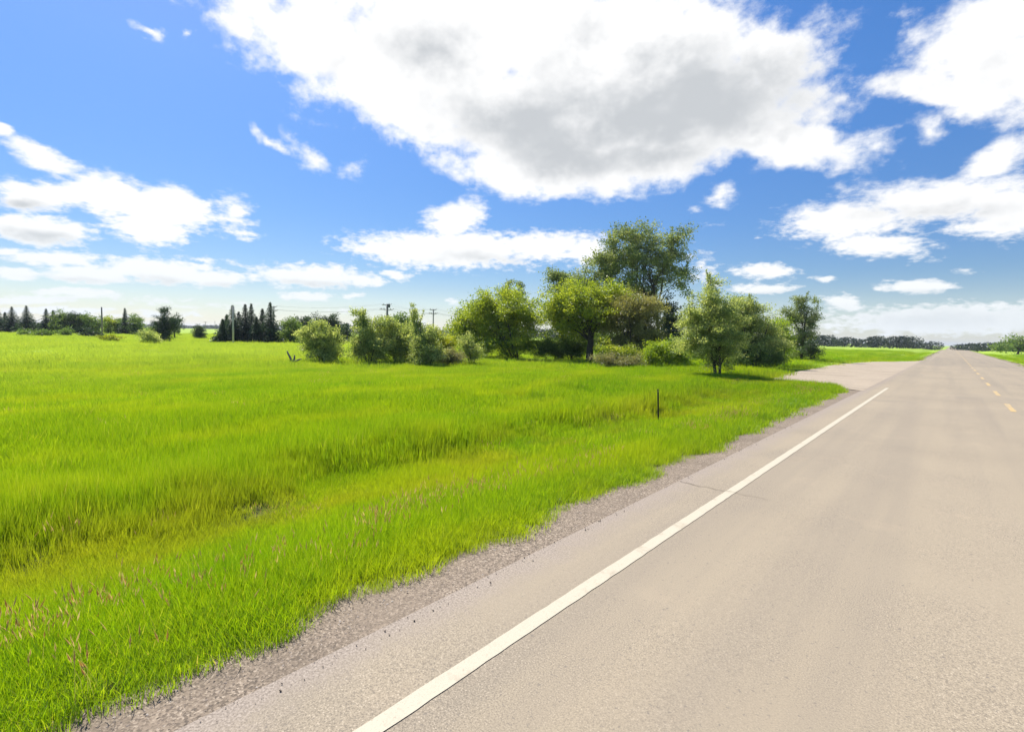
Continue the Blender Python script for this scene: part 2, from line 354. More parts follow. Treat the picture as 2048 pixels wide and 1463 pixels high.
# standing grass (per-tuft random + patches by place)
def grass_mat(name, gain=1.0):
    m, q, b, o = material(name); q.n.remove(b); P = position(q)
    rnd = q.node('ShaderNodeObjectInfo').outputs['Random']
    a = q.node('ShaderNodeAttribute', attribute_name='tint').outputs['Fac']
    v = q.math('ADD', q.math('MULTIPLY', rnd, .30), q.math('MULTIPLY', a, .70))
    c = q.ramp(v, [(0, (.13, .25, .010)), (.35, (.26, .42, .012)), (.7, (.36, .51, .018)), (.90, (.50, .58, .04)), (.97, (.60, .52, .20)), (1, (.62, .52, .24))])
    mp = q.node('ShaderNodeMapping'); q.put(mp.inputs[0], P); mp.inputs['Rotation'].default_value = (0, 0, .25); mp.inputs['Scale'].default_value = (.30, .12, 0)
    n1 = q.noise(mp.outputs[0], 1.0, 5.0, .62)
    c = q.mix(q.step(n1, .48, .62, 0, .75), c, (.46, .54, .025))          # yellower stands
    c = q.mix(q.step(n1, .45, .33, 0, .72), c, (.18, .38, .012))          # lusher stands
    sx = q.node('ShaderNodeSeparateXYZ'); q.l.new(P, sx.inputs[0])
    dt = q.math('ABSOLUTE', q.math('ADD', sx.outputs[0], 7.9))            # dry thatch along the ditch bottom
    dw = q.math('MULTIPLY', q.step(dt, 2.6, .2), q.step(q.noise(P, .6, 4.0, .6), .42, .6))
    c = q.mix(q.math('MULTIPLY', dw, .45), c, (.44, .42, .05))
    pale = q.math('MULTIPLY', q.step(sx.outputs[0], -12.0, -50.0), .6)    # heading grass out in the field is paler
    c = q.mix(pale, c, (.50, .58, .17))
    leafy(q, o, c, .60, tcol=(1.0 * gain, 1.0 * gain, .30 * gain), gloss=.03); return m
M['grass'] = grass_mat('grass_blade')
m, q, b, o = material('seed_head'); q.n.remove(b)
a = q.node('ShaderNodeAttribute', attribute_name='tint').outputs['Fac']
leafy(q, o, q.ramp(a, [(0, (.24, .30, .05)), (.5, (.60, .46, .16)), (1, (.75, .58, .28))]), .6, tcol=(1, .95, .8), gloss=.0); M['seed'] = m
m, q, b, o = material('white_line_paint', .7); P = position(q)
wr = q.math('MAXIMUM', q.step(q.noise(P, 38.0, 4.0, .7), .60, .70, 0, .7), q.step(q.noise(P, 3.0, 6.0, .75), .52, .70, 0, .75))
wr = q.math('MAXIMUM', wr, q.step(q.noise(P, 110.0, 3.0, .75), .55, .66, 0, .6))
q.l.new(q.mix(wr, (.44, .395, .30), (.30, .25, .18)), b.inputs[0]); M['white'] = m
m, q, b, o = material('worn_line_paint', .7); P = position(q)
q.l.new(q.mix(q.step(q.noise(P, .8, 5.0, .7), .35, .6, .45, .9), (.40, .35, .26), (.30, .25, .185)), b.inputs[0]); M['wornwhite'] = m
m, q, b, o = material('yellow_line_paint', .7); P = position(q)
q.l.new(q.mix(q.step(q.noise(P, 5.0, 5.0, .7), .40, .60, .25, .95), (.54, .35, .09), (.32, .27, .20)), b.inputs[0]); M['ypaint'] = m
m, q, b, o = material('crack_tar', .8); q.put(b.inputs[0], (.165, .13, .095, 1)); M['crack'] = m
m, q, b, o = material('pebble', .9); rnd = q.node('ShaderNodeObjectInfo').outputs['Random']
q.l.new(q.ramp(rnd, [(0, (.07, .06, .05)), (.25, (.15, .12, .095)), (.7, (.26, .21, .165)), (1, (.42, .37, .31))]), b.inputs[0]); M['pebble'] = m

# ------------------------------------------------------------------ mesh helpers
def mesh(name, V, F, mat, parent=None, tint=None, smooth=False, loc=None, link=True):
    me = bpy.data.meshes.new(name); V = np.asarray(V, np.float32)
    if isinstance(F, np.ndarray):
        k = F.shape[1]; me.vertices.add(len(V)); me.vertices.foreach_set('co', V.ravel())
        me.loops.add(F.size); me.loops.foreach_set('vertex_index', F.astype(np.int32).ravel())
        me.polygons.add(len(F)); me.polygons.foreach_set('loop_start', np.arange(0, F.size, k, dtype=np.int32))
        me.update(calc_edges=True)
    else:
        me.from_pydata(V.tolist(), [], F); me.update()
    if tint is not None:
        at_ = me.attributes.new('tint', 'FLOAT', 'FACE'); at_.data.foreach_set('value', np.asarray(tint, np.float32))
    if smooth: me.polygons.foreach_set('use_smooth', np.ones(len(me.polygons), bool))
    me.materials.append(mat); o = bpy.data.objects.new(name, me)
    if link: COL.objects.link(o)
    if parent: o.parent = parent
    if loc is not None: o.location = loc
    return o
def thing(name, label, cat, loc, group=None):
    o = bpy.data.objects.new(name, None); COL.objects.link(o); o.location = tuple(float(v) for v in loc); o['label'] = label; o['category'] = cat
    if group: o['group'] = group
    return o
def structure(o, kind='structure'): o['kind'] = kind; return o
class Tubes:                              # tapered tubes collected into one mesh
    def __init__(s): s.V = []; s.F = []
    def add(s, pts, rad, n=7, cap=True):
        pts = np.asarray(pts, float); b0 = len(s.V)
        for i, p in enumerate(pts):
            d = pts[min(i + 1, len(pts) - 1)] - pts[max(i - 1, 0)]; d /= np.linalg.norm(d) + 1e-9
            a = np.cross(d, (0, 1, 0) if abs(d[1]) < .9 else (1, 0, 0)); a /= np.linalg.norm(a); c = np.cross(d, a)
            for k in range(n):
                th = 2 * math.pi * k / n; s.V.append(p + rad[i] * (a * math.cos(th) + c * math.sin(th)))
        for i in range(len(pts) - 1):
            for k in range(n):
                q0 = b0 + i * n + k; q1 = b0 + i * n + (k + 1) % n; s.F.append((q0, q1, q1 + n, q0 + n))
        if cap: s.F.append(tuple(b0 + k for k in range(n))[::-1]); s.F.append(tuple(b0 + (len(pts) - 1) * n + k for k in range(n)))
    def box(s, c, h, rz=0.0):
        b0 = len(s.V); cz, sz = math.cos(rz), math.sin(rz)
        for dx, dy, dz in ((-1,-1,-1),(1,-1,-1),(1,1,-1),(-1,1,-1),(-1,-1,1),(1,-1,1),(1,1,1),(-1,1,1)):
            x, y = dx * h[0], dy * h[1]; s.V.append(np.array([c[0] + x * cz - y * sz, c[1] + x * sz + y * cz, c[2] + dz * h[2]]))
        for f in ((3,2,1,0),(4,5,6,7),(0,1,5,4),(1,2,6,5),(2,3,7,6),(3,0,4,7)): s.F.append(tuple(b0 + k for k in f))
    def build(s, name, mat, parent=None, smooth=True): return mesh(name, s.V, s.F, mat, parent, smooth=smooth)

# ------------------------------------------------------------------ terrain
RC, RW = 1.7, 4.8                          # road centre (x) and half width
APRON = np.array([(-3.0, 28.6), (-3.7, 29.4), (-4.6, 31.2), (-7.6, 31.6), (-8.5, 36.0), (-8.7, 46.0), (-8.9, 64.0), (-7.2, 77.0), (-4.2, 86.0), (-3.0, 91.0)])
def sdist(x, y, poly):                     # signed distance to a polygon, negative inside
    d = np.full(x.shape, 1e9); ins = np.zeros(x.shape, bool); n = len(poly)
    for i in range(n):
        ax, ay = poly[i]; bx, by = poly[(i + 1) % n]; ex, ey = bx - ax, by - ay
        t = np.clip(((x - ax) * ex + (y - ay) * ey) / (ex * ex + ey * ey), 0, 1)
        d = np.minimum(d, np.hypot(x - ax - t * ex, y - ay - t * ey))
        c = ((ay > y) != (by > y)) & (x < (bx - ax) * (y - ay) / (by - ay + 1e-12) + ax); ins ^= c
    return np.where(ins, -d, d)
def sst(v, a, b): t = np.clip((v - a) / (b - a), 0, 1); return t * t * (3 - 2 * t)
def wob(x, y): return .05 * np.sin(x * .31 + 1.3 * np.sin(y * .17)) + .04 * np.sin(y * .43 + x * .11) + .02 * np.sin(x * 1.3 + y * 1.1) + .018 * np.sin(y * 2.3 - x * .7)
def road_z(y): return -1.1 * sst(y, 330, 520)
def terrain(x, y):
    x = np.asarray(x, float); y = np.asarray(y, float)
    d = np.abs(x - RC) - RW                # distance outside the pavement edge
    j = .10 * np.sin(y * 1.9) + .07 * np.sin(y * 4.3 + 1) + .05 * np.sin(y * 9.1)
    sh = -.012 - .06 * np.clip(d, 0, 1.2)  # shoulder surface
    prof = np.where(d < .75, sh - .07, sh + .02)
    prof = sh - .07 + .10 * sst(d + j, .48, .78)
    jj = .35 * np.sin(y * .37 + 1) + .25 * np.sin(y * .83)
    ditch = -.66 * sst(d, .9, 4.3) * (1 - .62 * sst(d + jj, 5.3, 6.9) - .38 * sst(d, 6.5, 11)) - .05 * sst(d, 4, 12)
    hump = .14 * np.exp(-((d - 11.5) / 2.5) ** 2)
    far = sst(d, .9, 9)
    fill = 1 - sst(y, 24, 29.5) * (1 - sst(y, 93, 99))
    fillr = np.where(x < RC, fill, 1.0)
    z = prof + ditch * fillr + (hump + wob(x, y)) * far
    z = np.where(d < .2, -.30, z) 
    z += -.9 * np.exp(-(((x + 8.1) / 1.3) ** 2 + ((y - 18.6) / 1.6) ** 2)) * .28
    a = sdist(x, y, APRON)
    z = np.where(x < RC, np.minimum(z, -.035 + .09 * sst(a, -.1, .5) + 4 * np.clip(a, 0, None)), z) 
    return z + road_z(y)
def axis(lo, hi, fine_lo, fine_hi, step, grow=1.12):
    v = list(np.arange(fine_lo, fine_hi + 1e-6, step)); s = step
    while v[-1] < hi: s *= grow; v.append(v[-1] + s)
    s = step
    while v[0] > lo: s *= grow; v.insert(0, v[0] - s)
    return np.array(v)
gx = axis(-6000, 6000, -16, 10, .16); gy = axis(-400, 7000, -4, 48, .25)
XX, YY = np.meshgrid(gx, gy); ZZ = terrain(XX, YY)
V = np.stack([XX.ravel(), YY.ravel(), ZZ.ravel()], 1); nx = len(gx)
I = (np.arange(len(gy) - 1)[:, None] * nx + np.arange(nx - 1)[None]).ravel()
structure(mesh('ground', V, np.stack([I, I + 1, I + nx + 1, I + nx], 1), M['ground'], smooth=True))

def strip(name, prof, ys, mat, wig=None, x_of=None):       # cross profile [(x, z)] swept along y
    ys = np.asarray(ys, float); k = len(prof); V = []
    for y in ys:
        for i, (x, z) in enumerate(prof):
            w = wig(y, i) if wig else 0.0
            V.append((x + w, y, z + float(road_z(y))))
    I = (np.arange(len(ys) - 1)[:, None] * k + np.arange(k - 1)[None]).ravel()
    return structure(mesh(name, V, np.stack([I, I + 1, I + k + 1, I + k], 1), mat))
ysr = np.concatenate([np.arange(-80, 60, .5), np.arange(60, 300, 4), np.arange(300, 560, 8), np.arange(560, 6000, 120)])
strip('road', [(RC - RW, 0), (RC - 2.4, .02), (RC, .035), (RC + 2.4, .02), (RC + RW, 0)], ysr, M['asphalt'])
eg = lambda y, i: (.05 * math.sin(y * 2.1) + .04 * math.sin(y * 5.3 + 2)) if i == 1 else 0
def sh_prof(sgn):
    e = RC + sgn * RW
    p = [(e + sgn * 1.3, -.09), (e + sgn * .5, -.042), (e + sgn * .05, -.012), (e - sgn * .3, -.03)]
    return p if sgn < 0 else p[::-1]
structure(strip('road_shoulder', sh_prof(-1), ysr, M['gravel'])); structure(strip('road_shoulder', sh_prof(1), ysr, M['gravel']))
rr = random.Random(4)
# gravel apron of the side approach
pa = [(x, y, .006 if x > -3.3 else -.012) for x, y in APRON]
bmA = [(RC - RW + .15, 28.9, .012), (RC - RW + .15, 90.5, .012)]
cen = (-5.4, 58.0, -.004); V = [cen] + pa; F = [(0, i, i + 1) for i in range(1, len(pa))] + [(0, len(pa), 1)]
structure(mesh('gravel_apron', V, F, M['apron']))

def paint(name, x, w, spans, mat, step=.5, jit=.006):
    V = []; F = []
    for a, b_ in spans:
        n = max(2, int((b_ - a) / step)); s0 = len(V)
        for k in range(n + 1):
            y = a + (b_ - a) * k / n
            for xx in (x - w / 2, x + w / 2):
                u = abs(xx - RC); z = .035 - .015 * u / 2.4 if u < 2.4 else .02 - .02 * (u - 2.4) / 2.4
                V.append((xx + rr.uniform(-jit, jit), y, z + .005 + float(road_z(y))))
        F += [(s0 + 2 * k, s0 + 2 * k + 1, s0 + 2 * k + 3, s0 + 2 * k + 2) for k in range(n)]
    return structure(mesh(name, V, F, mat))
paint('edge_line', -2.31, .128, [(-80, 31.6)], M['white'], .12, .004)
paint('edge_line', 5.7, .128, [(-80, 40)], M['white'])
paint('edge_line', -2.30, .10, [(96, 330)], M['wornwhite'])
paint('edge_line', 5.7, .10, [(72, 330)], M['wornwhite'])
paint('centre_line', 1.72, .15, [(y, y + 3.1) for y in np.arange(-78.2, 330, 7.3)], M['ypaint'], .3, .008)
V = []; n = 26
for k in range(n + 1):
    x = -3.05 + k * (1.25 / n); y = 7.62 + .02 * math.sin(k * .9) + rr.uniform(-.012, .012); w = .008 * (1 - .6 * k / n) * rr.uniform(.6, 1.3)
    u = abs(x - RC); z = .02 - .02 * (u - 2.4) / 2.4 + .010
    V += [(x, y - w, z), (x, y + w, z)]
structure(mesh('road_crack', V, [(2 * k, 2 * k + 2, 2 * k + 3, 2 * k + 1) for k in range(n)], M['crack']))

# ------------------------------------------------------------------ scattered stuff: grass, seed heads, pebbles
def blades(n, rad, hmin, hmax, w, lean, seg=2, seed=0, wind=(.10, -.05)):
    r = np.random.default_rng(seed); a = r.uniform(0, 6.283, n); R = rad * np.sqrt(r.uniform(0, 1, n))
    base = np.stack([R * np.cos(a), R * np.sin(a), np.full(n, -.05)], 1)
    h = r.uniform(hmin, hmax, n); az_ = r.uniform(0, 6.283, n); ln = r.uniform(.1, 1, n) * lean
    bend = np.stack([np.cos(az_) * ln + wind[0], np.sin(az_) * ln + wind[1]], 1) * h[:, None]
    fa = r.uniform(0, 6.283, n); side = np.stack([np.cos(fa), np.sin(fa), np.zeros(n)], 1) * (w * r.uniform(.6, 1.3, n) * .5)[:, None]
    rows = []
    for k in range(seg + 1):
        t = k / seg; c = base + np.stack([bend[:, 0] * t * t, bend[:, 1] * t * t, h * (t - .18 * ln * t * t)], 1)
        ww = 1.0 if k < seg else .12
        if k == 0: ww = .7
        rows += [c - side * ww, c + side * ww]
    V = np.stack(rows, 1).reshape(-1, 3); m_ = 2 * (seg + 1); i0 = np.arange(n) * m_
    F = np.concatenate([np.stack([i0 + 2 * k, i0 + 2 * k + 1, i0 + 2 * k + 3, i0 + 2 * k + 2], 1) for k in range(seg)])
    return V, F, np.tile(r.uniform(0, 1, n), seg)
def source(name, parts, mat):
    V = []; F = []; T = []; o_ = 0
    for v, f, t in parts: V.append(v); F.append(f + o_); T.append(t); o_ += len(v)
    return mesh(name, np.concatenate(V), np.concatenate(F), mat, tint=np.concatenate(T), link=False)
def scatter(name, pts, rot, scl, idx, sources, mat):
    sc_col = bpy.data.collections.new(name + '_sources')
    for s in sources: sc_col.objects.link(s)
    me = bpy.data.meshes.new(name); me.vertices.add(len(pts)); me.vertices.foreach_set('co', np.asarray(pts, np.float32).ravel())
    for nm, typ, arr, key in (('rot', 'FLOAT_VECTOR', rot, 'vector'), ('scl', 'FLOAT_VECTOR', scl, 'vector'), ('idx', 'INT', idx, 'value')):
        A = me.attributes.new(nm, typ, 'POINT'); A.data.foreach_set(key, np.asarray(arr, np.int32 if typ == 'INT' else np.float32).ravel())
    me.materials.append(mat)
    o = bpy.data.objects.new(name, me); COL.objects.link(o); o['kind'] = 'stuff'
    ng = bpy.data.node_groups.new(name, 'GeometryNodeTree')
    ng.interface.new_socket('Geometry', in_out='INPUT', socket_type='NodeSocketGeometry'); ng.interface.new_socket('Geometry', in_out='OUTPUT', socket_type='NodeSocketGeometry')
    N_ = ng.nodes; L = ng.links; gi = N_.new('NodeGroupInput'); go = N_.new('NodeGroupOutput')
    ip = N_.new('GeometryNodeInstanceOnPoints'); ci = N_.new('GeometryNodeCollectionInfo'); ci.inputs['Collection'].default_value = sc_col
    ci.inputs['Separate Children'].default_value = True; ci.inputs['Reset Children'].default_value = True
    def attr(nm, dt):
        a = N_.new('GeometryNodeInputNamedAttribute'); a.data_type = dt; a.inputs['Name'].default_value = nm; return a.outputs['Attribute']
    e2r = N_.new('FunctionNodeEulerToRotation'); L.new(attr('rot', 'FLOAT_VECTOR'), e2r.inputs[0]); L.new(e2r.outputs[0], ip.inputs['Rotation'])
    L.new(attr('scl', 'FLOAT_VECTOR'), ip.inputs['Scale']); L.new(attr('idx', 'INT'), ip.inputs['Instance Index'])
    ip.inputs['Pick Instance'].default_value = True
    L.new(gi.outputs[0], ip.inputs['Points']); L.new(ci.outputs[0], ip.inputs['Instance']); L.new(ip.outputs[0], go.inputs[0])
    o.modifiers.new('scatter', 'NODES').node_group = ng
    return o
def wedge(n, d0, d1, power, half=62.0):     # points round the camera's field, log-ish in distance
    u = rng.uniform(0, 1, n); d = (d0 ** power + u * (d1 ** power - d0 ** power)) ** (1 / power)
    a = YAW + np.radians(rng.uniform(-half, half, n)); return -d * np.sin(a), d * np.cos(a)
def on_grass(x, y, margin=0.0):
    d = np.abs(x - RC) - RW
    j = .10 * np.sin(y * 1.9) + .07 * np.sin(y * 4.3 + 1) + .05 * np.sin(y * 9.1)
    return (d + j * 1.3 > .70 + margin) & (sdist(x, y, APRON) > .12 + margin + .16 * fbm2(x, y, 1.1))
def fbm2(x, y, s): return np.sin(x * s + 2 * np.sin(y * s * .7)) + .6 * np.sin(y * s * 1.7 + 1.5 * np.sin(x * s * 1.3 + 1)) + .4 * np.sin(x * s * 3.1 + y * s * 2.3)
near_src = [source('grass_tuft', [blades(150, .27, .12, .28, .0042, .30, 2, i), blades(45, .24, .05, .15, .0045, .8, 2, 90 + i)], M['grass']) for i in range(5)]
mid_src = [source('grass_patch', [blades(240, .6, .12, .27, .0095, .32, 2, 20 + i)], M['grass']) for i in range(4)]
far_src = [source('grass_swath', [blades(330, 1.6, .14, .30, .032, .45, 1, 40 + i)], M['grass']) for i in range(3)]
def lay(name, srcs, n, d0, d1, power, s0, s1, margin=0.0, zs=1.0):
    x, y = wedge(n, d0, d1, power); k = on_grass(x, y, margin); x, y = x[k], y[k]
    z = terrain(x, y); n = len(x); d = np.abs(x - RC) - RW
    jj = .35 * np.sin(y * .37 + 1) + .25 * np.sin(y * .83); f = fbm2(x, y, .55)
    bare = (np.abs(d + jj - 5.45) < .42) & (fbm2(x, y, 1.3) > .25) & (x < 0) & (rng.uniform(0, 1, n) < .6)      # gaps with dark thatch at the foot of the bank
    x, y, z, d, jj, f = (q_[~bare] for q_ in (x, y, z, d, jj, f)); n = len(x); s = rng.uniform(s0, s1, n)
    hz = s * zs * (1 + .16 * f) * (1 + .38 * np.exp(-((d - 6.9 + jj) / .8) ** 2) * (x < 0)) * (1 - .38 * np.exp(-((d - 4.9 + jj * .6) / .8) ** 2)) * (.55 + .45 * sst(d, .7, 1.5))
    rot = np.stack([rng.normal(0, .08, n), rng.normal(0, .08, n), rng.uniform(0, 6.283, n)], 1)
    return scatter(name, np.stack([x, y, z], 1), rot, np.stack([s, s, hz], 1), rng.integers(0, len(srcs), n), srcs, M['grass'])
lay('grass', near_src, NG[0], 2.2, 15, 1.35, .8, 1.3)
lay('grass', mid_src, NG[1], 11, 42, 1.3, .8, 1.25, .2)
lay('grass', far_src, NG[2], 34, 210, 1.15, .8, 1.3, .6)
# straggling tufts out on the gravel
x = rng.normal(-3.78, .10, 160); y = rng.uniform(-1, 34, 160); k = (x < -3.35) & (sdist(x, y, APRON) > .1); x, y = x[k], y[k]; n = len(x)
scatter('grass', np.stack([x, y, np.full(n, -.04)], 1), np.stack([rng.normal(0, .2, n), rng.normal(0, .2, n), rng.uniform(0, 6.28, n)], 1), np.repeat(rng.uniform(.25, .45, n)[:, None], 3, 1), rng.integers(0, 5, n), near_src, M['grass'])
# seed heads: thin stalks with a pinkish-brown plume
def heads(n, rad, h0, h1, seed, w=.003, hw=.012):
    r = np.random.default_rng(seed); V, F, T = blades(n, rad, h0, h1, w, .35, 2, seed); tip = V.reshape(n, -1, 3)[:, -2:, :].mean(1); root = V.reshape(n, -1, 3)[:, 2:4, :].mean(1)
    d = tip - root; d /= np.linalg.norm(d, axis=1)[:, None]; parts = [(V, F, np.zeros(len(F)) + .15)]
    for q_ in range(3):
        fa = r.uniform(0, 6.28, n); s = np.stack([np.cos(fa), np.sin(fa), np.zeros(n)], 1) * hw * .5; L_ = r.uniform(.05, .10, n)[:, None]
        b0 = tip - d * L_ * .7; VV = np.stack([b0, b0 + d * L_ * .45 + s, b0 + d * L_ * 1.1, b0 + d * L_ * .45 - s], 1).reshape(-1, 3)
        parts.append((VV, np.arange(4 * n).reshape(n, 4), r.uniform(.5, 1, n)))
    return parts
seed_src = [source('seed_stalks', heads(14, .3, .26, .42, 60 + i), M['seed']) for i in range(3)]
x, y = wedge(3600, 2.5, 34, 1.3); d = np.abs(x - RC) - RW; f = fbm2(x, y, .8)
k = on_grass(x, y, .1) & (x < 0) & ((np.abs(d - 2.0 - .25 * f) < .5) | ((np.abs(d - 1.4) < .5) & (rng.uniform(0, 1, len(x)) < .12)) | (rng.uniform(0, 1, len(x)) < .035)); x, y = x[k], y[k]; n = len(x)
scatter('seed_grass', np.stack([x, y, terrain(x, y)], 1), np.stack([np.zeros(n), np.zeros(n), rng.uniform(0, 6.28, n)], 1), np.repeat(rng.uniform(.75, 1.1, n)[:, None], 3, 1), rng.integers(0, 3, n), seed_src, M['seed'])
def pebble(seed):
    import bmesh
    bm = bmesh.new(); bmesh.ops.create_icosphere(bm, subdivisions=1, radius=1); r = random.Random(seed)
    for v in bm.verts: v.co *= r.uniform(.75, 1.15); v.co.z *= .62
    me = bpy.data.meshes.new('pebble'); bm.to_mesh(me); bm.free(); me.materials.append(M['pebble']); return bpy.data.objects.new('pebble', me)
x = rng.uniform(-4.1, -2.95, 15000); y = 1 + 19 * rng.uniform(0, 1, 15000) ** 1.7 - 1.5; k = rng.uniform(0, 1, 15000) < sst(-x, 2.9, 3.45); x, y = x[k], y[k]; n = len(x)
d = np.abs(x - RC) - RW; s = np.minimum(rng.lognormal(math.log(.0050), .4, n), .013)
scatter('gravel', np.stack([x, y, np.where(d < 0, .008, -.012 - .06 * d)], 1), rng.uniform(0, 6.28, (n, 3)) * np.array([.1, .1, 1]), np.repeat(s[:, None], 3, 1), rng.integers(0, 3, n), [pebble(i) for i in range(3)], M['pebble'])

# ------------------------------------------------------------------ trees and shrubs
def unit(v): return v / (np.linalg.norm(v, axis=-1, keepdims=True) + 1e-9)
def leaf_quads(p, d, L, W, r):
    s = unit(np.cross(d, unit(r.normal(size=d.shape)))); L = L[:, None]; W = W[:, None]; up = np.cross(d, s) * W * .12
    V = np.stack([p, p + d * L * .45 + s * W * .5 + up, p + d * L, p + d * L * .45 - s * W * .5 + up], 1).reshape(-1, 3)
    return V, np.arange(4 * len(p)).reshape(-1, 4)
def crown_clumps(blobs, n, r, shell=.5, gap=.35):
    """clump centres spread through a union of ellipsoids (centre, radii), denser near the outside, with gaps"""
    w = np.array([(b[1][0] * b[1][1] * b[1][2]) ** (2 / 3) for b in blobs]); w /= w.sum(); out = []; od = []
    ph = r.uniform(0, 6.28, 6)
    while len(out) < n:
        b = blobs[r.choice(len(blobs), p=w)]; d = unit(r.normal(size=3)); rad = r.uniform(0, 1) ** shell * (1 + .10 * float(np.clip(r.normal(), -2, 1.5)))
        p = np.array(b[0]) + d * np.array(b[1]) * rad; q = p / (np.mean(b[1]) * .55)
        nz = math.sin(q[0] * 2.1 + ph[0] + math.sin(q[2] * 1.7 + ph[1])) * math.sin(q[2] * 2.3 + ph[2] + math.sin(q[1] * 1.9 + ph[3])) + .5 * math.sin(q[1] * 3.1 + ph[4])
        if nz < -1 + gap * 2 and r.uniform() < .85: continue
        if p[2] < .1: continue
        out.append(p); od.append(unit(d * np.array([1, 1, .8])))
    return np.array(out), np.array(od)
def foliage(blobs, n_cl, cl_r, per, L, W, r, droop=0.0, up=.2, shell=.5, gap=.3, asp=1.5):
    C, D = crown_clumps(blobs, n_cl, r, shell, gap); n = n_cl * per
    c = np.repeat(C, per, 0); d = np.repeat(D, per, 0)
    nr = lambda *sh: np.clip(r.normal(size=sh), -1.5, 1.5)
    along = nr(n, 1) * cl_r * asp * .6; p = c + (d * along + nr(n, 3) * cl_r * .6) * np.array([1, 1, .62])
    p[:, 2] = np.maximum(p[:, 2], .04)
    ld = unit(d * .5 + r.normal(size=(n, 3)) * .7 + np.array([0, 0, up - droop]))
    V, F = leaf_quads(p, ld, L * r.uniform(.6, 1.3, n), W * r.uniform(.6, 1.3, n), r)
    tint = np.clip(np.repeat(r.normal(.5, .17, n_cl), per) + r.normal(0, .16, n), 0, 1)
    return V, F, tint, C, D
def limbs(tb, base, C, r, R0, fork=.3, n_limb=14, stems=1, spread=.25, wav=.08):
    """trunk(s) from the ground, limbs curving out to some of the clumps"""
    top = C[:, 2].max(); cx, cy = C[:, 0].mean(), C[:, 1].mean()
    forks = []
    for s in range(stems):
        a = 6.283 * s / stems + r.uniform(-.5, .5); sp = spread * top if stems > 1 else .06 * top
        hgt = top * (.78 if stems == 1 else r.uniform(.45, .65)); rs = R0 if stems == 1 else R0 * r.uniform(.5, .75)
        end = np.array([cx * .7 + math.cos(a) * sp, cy * .7 + math.sin(a) * sp, hgt]); st_ = np.array([base[0] + math.cos(a) * R0 * (stems > 1), base[1] + math.sin(a) * R0 * (stems > 1), -.25])
        pts = []; K = 8
        for k in range(K + 1):
            t = k / K; p = st_ * (1 - t) + end * t; p[:2] += (r.normal(size=2) * wav * R0 * 6 * t * (1 - t)); pts.append(p)
        rad = [rs * (1.35 if k == 0 else 1.0) * (1 - .85 * (k / K)) + .008 for k in range(K + 1)]
        tb.add(pts, rad, 8); forks.append((pts, rad))
    pick = r.choice(len(C), min(n_limb, len(C)), replace=False)
    for i in pick:
        pts, rad = forks[r.integers(len(forks))]; tgt = C[i]
        ks = [k for k in range(1, len(pts)) if pts[k][2] > fork * top * .8 and pts[k][2] < tgt[2] + .05 * top] or [3]
        k = ks[r.integers(len(ks))]; a = pts[k]; mid = (a + tgt) / 2 + np.array([0, 0, .10 * np.linalg.norm(tgt - a)]) + r.normal(size=3) * .04 * np.linalg.norm(tgt - a)
        r0 = min(rad[k] * .6, R0 * .4); tb.add([a, (a + mid) / 2 + r.normal(size=3) * .03, mid, (mid + tgt) / 2, tgt], [r0, r0 * .75, r0 * .5, r0 * .32, .006], 5, cap=False)
SEED = [100]
def shoots_density(leaf, ln): return max(.5, min(3.0, ln / leaf[0] / 6))
